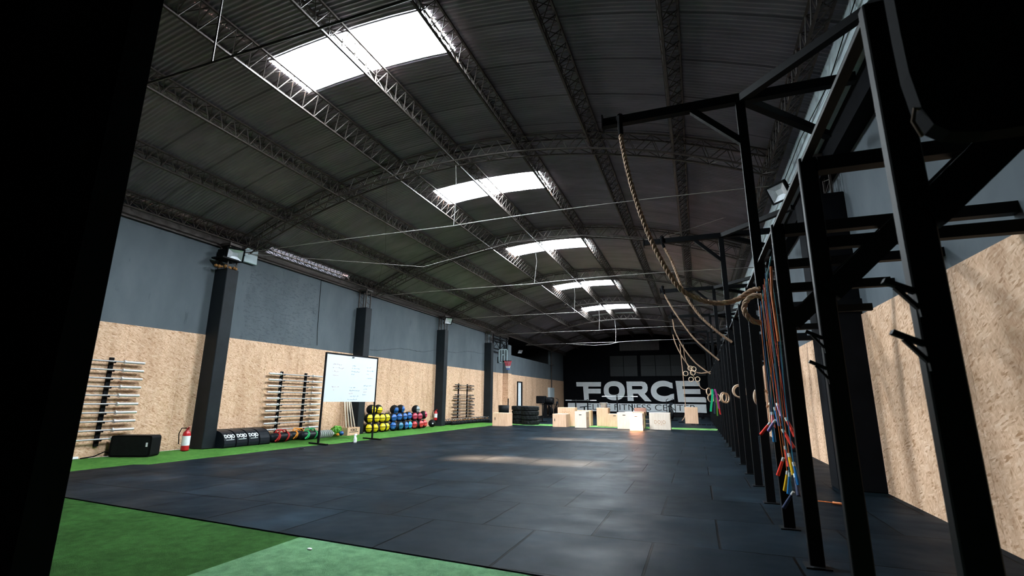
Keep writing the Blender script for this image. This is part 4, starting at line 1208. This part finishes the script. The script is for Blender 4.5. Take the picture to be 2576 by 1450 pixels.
b = MB(); b.cbox((-6.62,30.6,.80),(.5,.3,.06), (0,-.12,0), .02); obj('pad', b, VINYL, t)
b = MB(); b.bar((-6.6,30.6,0),(-6.6,30.6,.78),.07); b.bar((-6.85,30.6,.03),(-6.35,30.6,.03),.06); obj('frame', b, BLACK_METAL, t)
for i, (x, y, w_) in enumerate(((-5.3, 36.0, 3.2), (-1.0, 37.0, 2.6), (1.0, 38.0, 1.6))):
    b = MB(); b.cbox((x, y, .2), (w_, .5, .2), bev=.03); b.cbox((x-w_/2+.1, y, .05), (.1,.5,.1)); b.cbox((x+w_/2-.1, y, .05), (.1,.5,.1))
    tag(obj('low_bench', b, NYLON), ['low black bench before the left half of the far wall','low black bench before the letters at the right of the far wall','short black bench in the far right corner'][i], 'bench', 'low black benches along the far wall')
b = MB()
for i in range(7): b.bar((-.4+i*.25, 27.6+.05*(i%2), .02), (-.2+i*.25, 27.62, .02), .05, .03)
tag(obj('floor_straps', b, NYLON), 'black straps scattered on the floor right of the lone far box', 'strap')
b = MB(); b.cbox((-.95, 30.2, .02), (.3,.2,.04)); tag(obj('small_plate', b, NYLON), 'flat black plate on the floor left of the lone far box', 'plate')

# ------------------------------------------------------------ the rig
PY = [1.93, 3.24, 4.50, 5.70, 7.00, 8.30, 9.58, 10.93, 12.22, 13.62, 14.94, 16.27, 17.60, 18.95, 20.30, 21.6, 22.95, 24.3, 25.65, 26.9, 28.2, 29.5, 30.8, 32.1, 33.4, 34.7]
TALL = [3, 7, 11, 15, 19, 23]
HZ = 2.70; TZ = 4.76
rig = thing('pull_up_rig', 'black steel pull-up rig running down the right side from the camera to the far wall', 'workout rig', (.75, 5.7, 0))
for i, y in enumerate(PY):
    b = MB()
    if i in TALL:
        b.add([(.70,y+.02,0),(.80,y+.02,0),(.80,y+.08,0),(.70,y+.08,0),(.665,y+.02,TZ-.1),(.765,y+.02,TZ-.1),(.765,y+.08,TZ-.1),(.665,y+.08,TZ-.1)],
              [(0,3,2,1),(4,5,6,7),(0,1,5,4),(1,2,6,5),(2,3,7,6),(3,0,4,7)])
    else: b.cbox((.75, y+.05, HZ/2), (.10, .055, HZ), bev=.005)
    b.cbox((.75, y+.05, .006), (.17, .15, .012))
    obj('post', b, BLACK_METAL, rig)
    b = MB(); b.bar((.80, y+.05, HZ-.06), (XR, y+.05, HZ-.06), .09, .09)
    obj('cross_beam', b, BLACK_METAL, rig)
    b = MB(); b.bar((.80, y+.05, 2.135), ({1: XR, 2: 1.49}.get(i, 1.70), y+.05, 2.135), .06, .07)
    if i > 0: obj('pull_up_bar', b, BLACK_METAL, rig)
    b = MB(); b.bar((.78, y+.05, 1.83), (1.60, y+.05, 2.62), .07, .12)
    obj('knee_brace', b, BLACK_METAL, rig)
    if i in TALL:
        b = MB(); b.bar((-.90, y+.05, TZ-.055), (1.88, y+.05, TZ-.055), .09, .11); b.cbox((-.905, y+.05, TZ-.05), (.015, .13, .19)); obj('arm', b, BLACK_METAL, rig)
        b = MB(); b.bar((.70, y+.05, TZ-.62), (.18, y+.05, TZ-.10), .07, .07); obj('arm_brace', b, BLACK_METAL, rig)
        for s in (-1, 1):
            b = MB(); b.bar((.73, y+.05, TZ-.055), (1.89, y+.05+s*1.28, TZ-.055), .09, .09); obj('plan_brace', b, BLACK_METAL, rig)
    if i in (0, 1):
        for z in (1.605, 1.43):
            b = MB(); b.bar((.62, y+.02, z), (.705, y+.02, z-.045), .03, .016); b.bar((.705, y+.02, z-.045), (.71, y+.02, z-.13), .03, .012); b.bar((.65, y+.02, z-.025), (.705, y+.02, z-.10), .02, .012)
            obj('spotter_arm', b, BLACK_METAL, rig)
for i, (ya, yb) in enumerate(zip(PY[:-1], PY[1:])):
    b = MB(); b.bar((.74, ya+.08, HZ-.02), (.74, yb+.02, HZ-.02), .05, .022); obj('top_rail', b, BLACK_METAL, rig)
# near padded box hung on the rig
t = thing('padded_panel', 'large black padded panel with a rounded lower corner hanging at the upper right', 'padded panel', (1.15, 1.62, 2.4))
b = MB(); b.prism([(.655, 3.1), (.65, 2.3), (.652, 2.15), (.665, 2.03), (.685, 1.975), (.72, 1.945), (.80, 1.93), (1.6, 1.93), (1.6, 3.1)], 1.585, 1.65, 'Y'); obj('body', b, NYLON, t)
b = MB(); b.tube([(.66, 1.60, 1.95), (.645, 1.60, 2.0), (.655, 1.60, 2.04), (.68, 1.60, 2.03)], .006, 6); obj('hanging_loop', b, TANWOOD, t)

# ------------------------------------------------------------ climbing ropes
def smooth(pts, n=10):
    P = [Vector(p) for p in pts]; out = []
    for i in range(len(P)-1):
        p0 = P[max(0,i-1)]; p1 = P[i]; p2 = P[i+1]; p3 = P[min(len(P)-1,i+2)]
        for k in range(n):
            t = k/n
            out.append(0.5*((2*p1)+(p2-p0)*t+(2*p0-5*p1+4*p2-p3)*t*t+(3*p1-p0-3*p2+p3)*t**3))
    out.append(P[-1]); return out
def rope(pts, r, label, pitch=.17, tail=None, tops=True):
    L = smooth(pts, 14)
    # resample
    d = [0]
    for a, b_ in zip(L[:-1], L[1:]): d.append(d[-1]+(b_-a).length)
    step = .018; n = int(d[-1]/step); S = []; j = 0
    for i in range(n+1):
        s = d[-1]*i/n
        while j < len(d)-2 and d[j+1] < s: j += 1
        S.append(L[j].lerp(L[j+1], (s-d[j])/max(1e-9, d[j+1]-d[j])))
    t = thing('climbing_rope', label, 'climbing rope', tuple(S[0]), 'manila climbing ropes slung from the rig arms to the posts')
    b = MB(); ref = Vector((0,1,0)); fr = []
    for i, p in enumerate(S):
        tt = (S[min(i+1,n)]-S[max(i-1,0)]).normalized(); a = (ref-tt*ref.dot(tt)).normalized(); ref = a; fr.append((a, tt.cross(a)))
    for k in range(3):
        pp = []
        for i, p in enumerate(S):
            an = 2*pi*(i*step/pitch)+2*pi*k/3; a, c = fr[i]; pp.append(p+(a*math.cos(an)+c*math.sin(an))*r*.5)
        b.tube(pp, r*.58, 6)
    obj('rope', b, ROPE, t)
    if tops:
        b = MB(); b.tube([S[0]+Vector((0,0,.12)), S[0]+Vector((0,0,-.02)), S[min(8,n)]], r*1.15, 10); b.tube([S[0]+Vector((.035*math.cos(q),0,.10+.05*math.sin(q))) for q in [2*pi*i_/12 for i_ in range(12)]], .012, 6, True); obj('clamp', b, NYLON, t)
    return t
yy = 5.75-.06
rope([(-.68,yy,4.62),(-.66,yy,4.3),(-.56,yy,3.7),(-.38,yy,3.04),(-.14,yy,2.50),(.05,yy,2.33),(.26,yy,2.25),(.46,yy,2.27),(.62,yy-.02,2.36),(.70,yy-.05,2.37)], .028, 'nearest thick climbing rope, slung from the first rig arm to its post')
rope([(.70,5.55,2.27),(.62,5.55,2.28),(.545,5.55,2.22),(.525,5.55,2.12),(.585,5.55,2.02),(.68,5.56,1.99)], .028, 'free looped end of the nearest rope, tied at the first tall post', tops=False)
def sl(y, p): return [(a, y, b_) for a, b_ in p]
rope(sl(10.90, [(-.50,4.66),(-.45,4.5),(-.32,4.19),(-.10,3.45),(.16,2.97),(.45,2.64),(.74,2.38)]), .027, 'second climbing rope, slung from the second rig arm', .16)
rope(sl(16.24, [(-.82,4.72),(-.70,4.4),(-.47,3.93),(-.04,3.21),(.29,2.82),(.69,2.42)]), .027, 'third climbing rope, slung from the third rig arm', .16)
rope(sl(21.5, [(-.78,4.72),(-.74,4.4),(-.69,4.05),(-.42,3.4),(.03,2.72),(.55,2.28)]), .027, 'fourth climbing rope, crossing the fifth before the far wall', .2)
rope(sl(26.8, [(-1.0,4.74),(-.90,4.2),(-.67,3.59),(-.27,2.90),(.09,2.61),(.5,2.6),(.85,2.72)]), .027, 'fifth climbing rope, its lower end curling up towards the posts', .2)
rope(sl(31.9, [(-.80,4.76),(-.77,3.9),(-.73,2.6),(-.72,.9),(-.80,.3),(-.98,.05)]), .024, 'farthest rope hanging straight down to the lone plywood box', .2)
rope(sl(32.05, [(-.60,4.74),(-.55,3.8),(-.33,3.08),(.16,2.1),(.35,1.9),(.53,1.87)]), .020, 'thin far rope sagging across the letter E', .2)

# ------------------------------------------------------------ gymnastic rings
def ring(c, r, label, rz=0.0, top=None, grp='wooden gymnastic rings hanging from the rig', tilt=0.0):
    t = thing('gymnastic_ring', label, 'gym ring', c, grp)
    c = Vector(c); u = Vector((math.cos(rz), math.sin(rz), 0)); w = Vector((-math.sin(rz)*math.sin(tilt), math.cos(rz)*math.sin(tilt), math.cos(tilt)))
    b = MB(); b.tube([c+u*r*math.cos(q)+w*r*math.sin(q) for q in [2*pi*i/28 for i in range(28)]], .016, 10, True); obj('hoop', b, RINGWOOD, t)
    b = MB(); z1 = top or 2.62
    b.bar(c+Vector((0,0,r-.01)), (c.x, c.y, z1), .03, .004, (1,0,0)); obj('strap', b, NYLON, t)
    return t
ring((.80,7.62,1.26), .112, 'left ring of the nearest pair, behind the skipping ropes', .85)
ring((.87,7.70,1.24), .112, 'right ring of the nearest pair, behind the skipping ropes', .75)
ring((.74,10.22,1.39), .112, 'left ring of the second nearest pair on the rig', .2)
ring((.76,10.34,1.38), .112, 'right ring of the second nearest pair on the rig', .35)
ring((.58,12.86,1.29), .112, 'left ring of the third pair on the rig', .9)
ring((.63,12.96,1.28), .112, 'right ring of the third pair on the rig', .8)
ring((.51,15.56,1.29), .112, 'ring of the fourth pair just right of the green band', .3)
ring((.36,15.62,1.29), .112, 'ring of the fourth pair behind the green band', .8)
ring((.32,15.7,1.47), .10, 'small ring peeking out above the green band', .9)
FR = 'far wooden rings near the climbing ropes'
for x, z, l in ((-.48,2.57,'lowest left'),(-.24,2.83,'upper left'),(-.08,2.79,'upper right'),(-.14,2.60,'lower middle')):
    ring((x, 26.75+.05*abs(x), z), .115, '%s bright ring in the far cluster beside the climbing ropes' % l, .05, 4.7, FR)
for x, z, l in ((-.25,2.30,'left'),(.07,2.31,'right')):
    ring((x, 27.4, z), .115, '%s ring of the dim pair hanging above the letter E' % l, .05, 4.7, FR)

# ------------------------------------------------------------ bands hung on the rig
def band(x, y, z0, z1, mat, w, label, lean=0.0):
    t = tag(None or bpy.data.objects.new('tmp', None)) if False else None
    b = MB(); n = 14; pts = []
    for i in range(n+1):
        u = i/n; pts.append(Vector((x+lean*u+.012*math.sin(u*5), y, z0+(z1-z0)*u)))
    for p, q in zip(pts[:-1], pts[1:]): b.bar(p, q, w, .012, (0,1,0)); b.bar(p+Vector((.012,.05,0)), q+Vector((.012,.05,0)), w, .012, (0,1,0))
    b.bar(pts[0], pts[0]+Vector((.012,.05,0)), w, .012); b.bar(pts[-1], pts[-1]+Vector((.012,.05,0)), w, .012)
    return tag(obj('resistance_band', b, mat), label, 'resistance band', 'resistance bands hanging on the far part of the rig')
band(.40,15.2,1.53,.92,EMGREEN,.045,'bright emerald green band hanging on the far part of the rig',-.07)
band(.45,15.35,1.52,.86,NAVYB,.035,'dark navy band beside the bright green band',-.02)
band(.47,15.15,1.53,1.0,PLUMB,.04,'plum coloured band right of the green band',.08)
band(.50,15.3,1.35,.84,REDV,.03,'red band, its end showing below the plum one',.08)
band(.48,15.45,1.3,.80,PALEGREEN,.025,'thin green band lowest behind the red one',.02)

# ------------------------------------------------------------ skipping ropes hung at the near posts
t = thing('hanging_line', 'short blue and orange line tied between the two near rig posts', 'line', (.69, 5.0, 2.33))
b = MB(); b.tube([(.69,4.62,2.44),(.69,5.0,2.33),(.69,5.35,2.22),(.69,5.60,2.12)], .006, 6); obj('line', b, CORDT, t)
b = MB(); b.tube([(.685,4.66,2.36),(.675,4.70,2.1),(.68,4.66,1.7)], .010, 8); obj('knot', b, CORDO, t)
JR = [ # y on line, cord, handle, end point, handle dir
 (5.50, CORDO, HRED, (.66,5.70,.98), (-.10,.10,-.14), 'red-handled skipping rope with orange cord, handle pointing left'),
 (5.40, CORDB, HBLU, (.66,5.42,.98), (.0,.02,-.16), 'blue-handled skipping rope with blue cord in the middle of the bundle'),
 (5.28, CORDO, HRED, (.67,5.10,.70), (-.05,.05,-.15), 'red-handled skipping rope hanging low in the bundle'),
 (5.18, CORDT, HPUR, (.67,5.35,1.02), (-.05,.12,-.10), 'violet-handled skipping rope with teal cord'),
 (5.08, CORDR, HRED, (.68,4.95,.95), (.05,-.06,-.12), 'red-handled skipping rope with red cord, handles turned right'),
 (4.98, CORDO, HYEL, (.68,5.00,.60), (-.03,.03,-.15), 'yellow-handled skipping rope, second lowest of the bundle'),
 (4.88, CORDB, HBLU, (.68,4.88,.60), (-.02,.02,-.15), 'blue-handled skipping rope beside the yellow-handled one'),
 (4.80, CORDT, NAVYB, (.68,4.85,.46), (-.07,.06,-.13), 'dark-handled skipping rope hanging lowest of the bundle')]
for i, (y, cm, hm, e, hd, l) in enumerate(JR):
    z = 2.44-(y-4.62)*.32
    t = thing('skipping_rope', l, 'skipping rope', (.68, y, z), 'skipping ropes hanging on the rig')
    e = Vector(e)
    b = MB()
    P = smooth([(.665, y, z), (.66, y+(e.y-y)*.3, z-.5), (.665, y+(e.y-y)*.75, z-(z-e.z)*.7), tuple(e)], 6); b.tube(P, .0032, 5)
    e2 = e+Vector((.02, -.14+.04*(i%3), .10+.05*(i%2)))
    P = smooth([(.70, y, z), (.705, y-.06, z-.6), (.70, e2.y+.05, z-(z-e2.z)*.7), tuple(e2)], 6); b.tube(P, .0032, 5)
    obj('cord', b, cm, t)
    for ee, dd in ((e, Vector(hd)), (e2, Vector((hd[0]*.3+.02, -abs(hd[1])*.8-.02, hd[2])))):
        h = MB(); dd = dd.normalized(); h.tube([ee, ee+dd*.03, ee+dd*.15, ee+dd*.155], .015, 8, radii=[.010,.012,.016,.015]); o = obj('handle', h, hm, t)
        h = MB(); h.tube([ee-dd*.02, ee+dd*.012], .012, 8); o2 = obj('ferrule', h, CLEAR, o)
b = MB(); b.tube([(1.45,7.3,.012),(1.6,7.15,.02)], .016, 8); b.tube([(1.3,7.35,.012),(1.45,7.3,.012)], .006, 5)
tag(obj('skipping_rope', b, CORDO), 'orange handle of a skipping rope lying on the floor behind the rig', 'skipping rope')
for (x, y, z) in ((.80,7.62,1.95),(.66,9.7,1.9)):
    pass
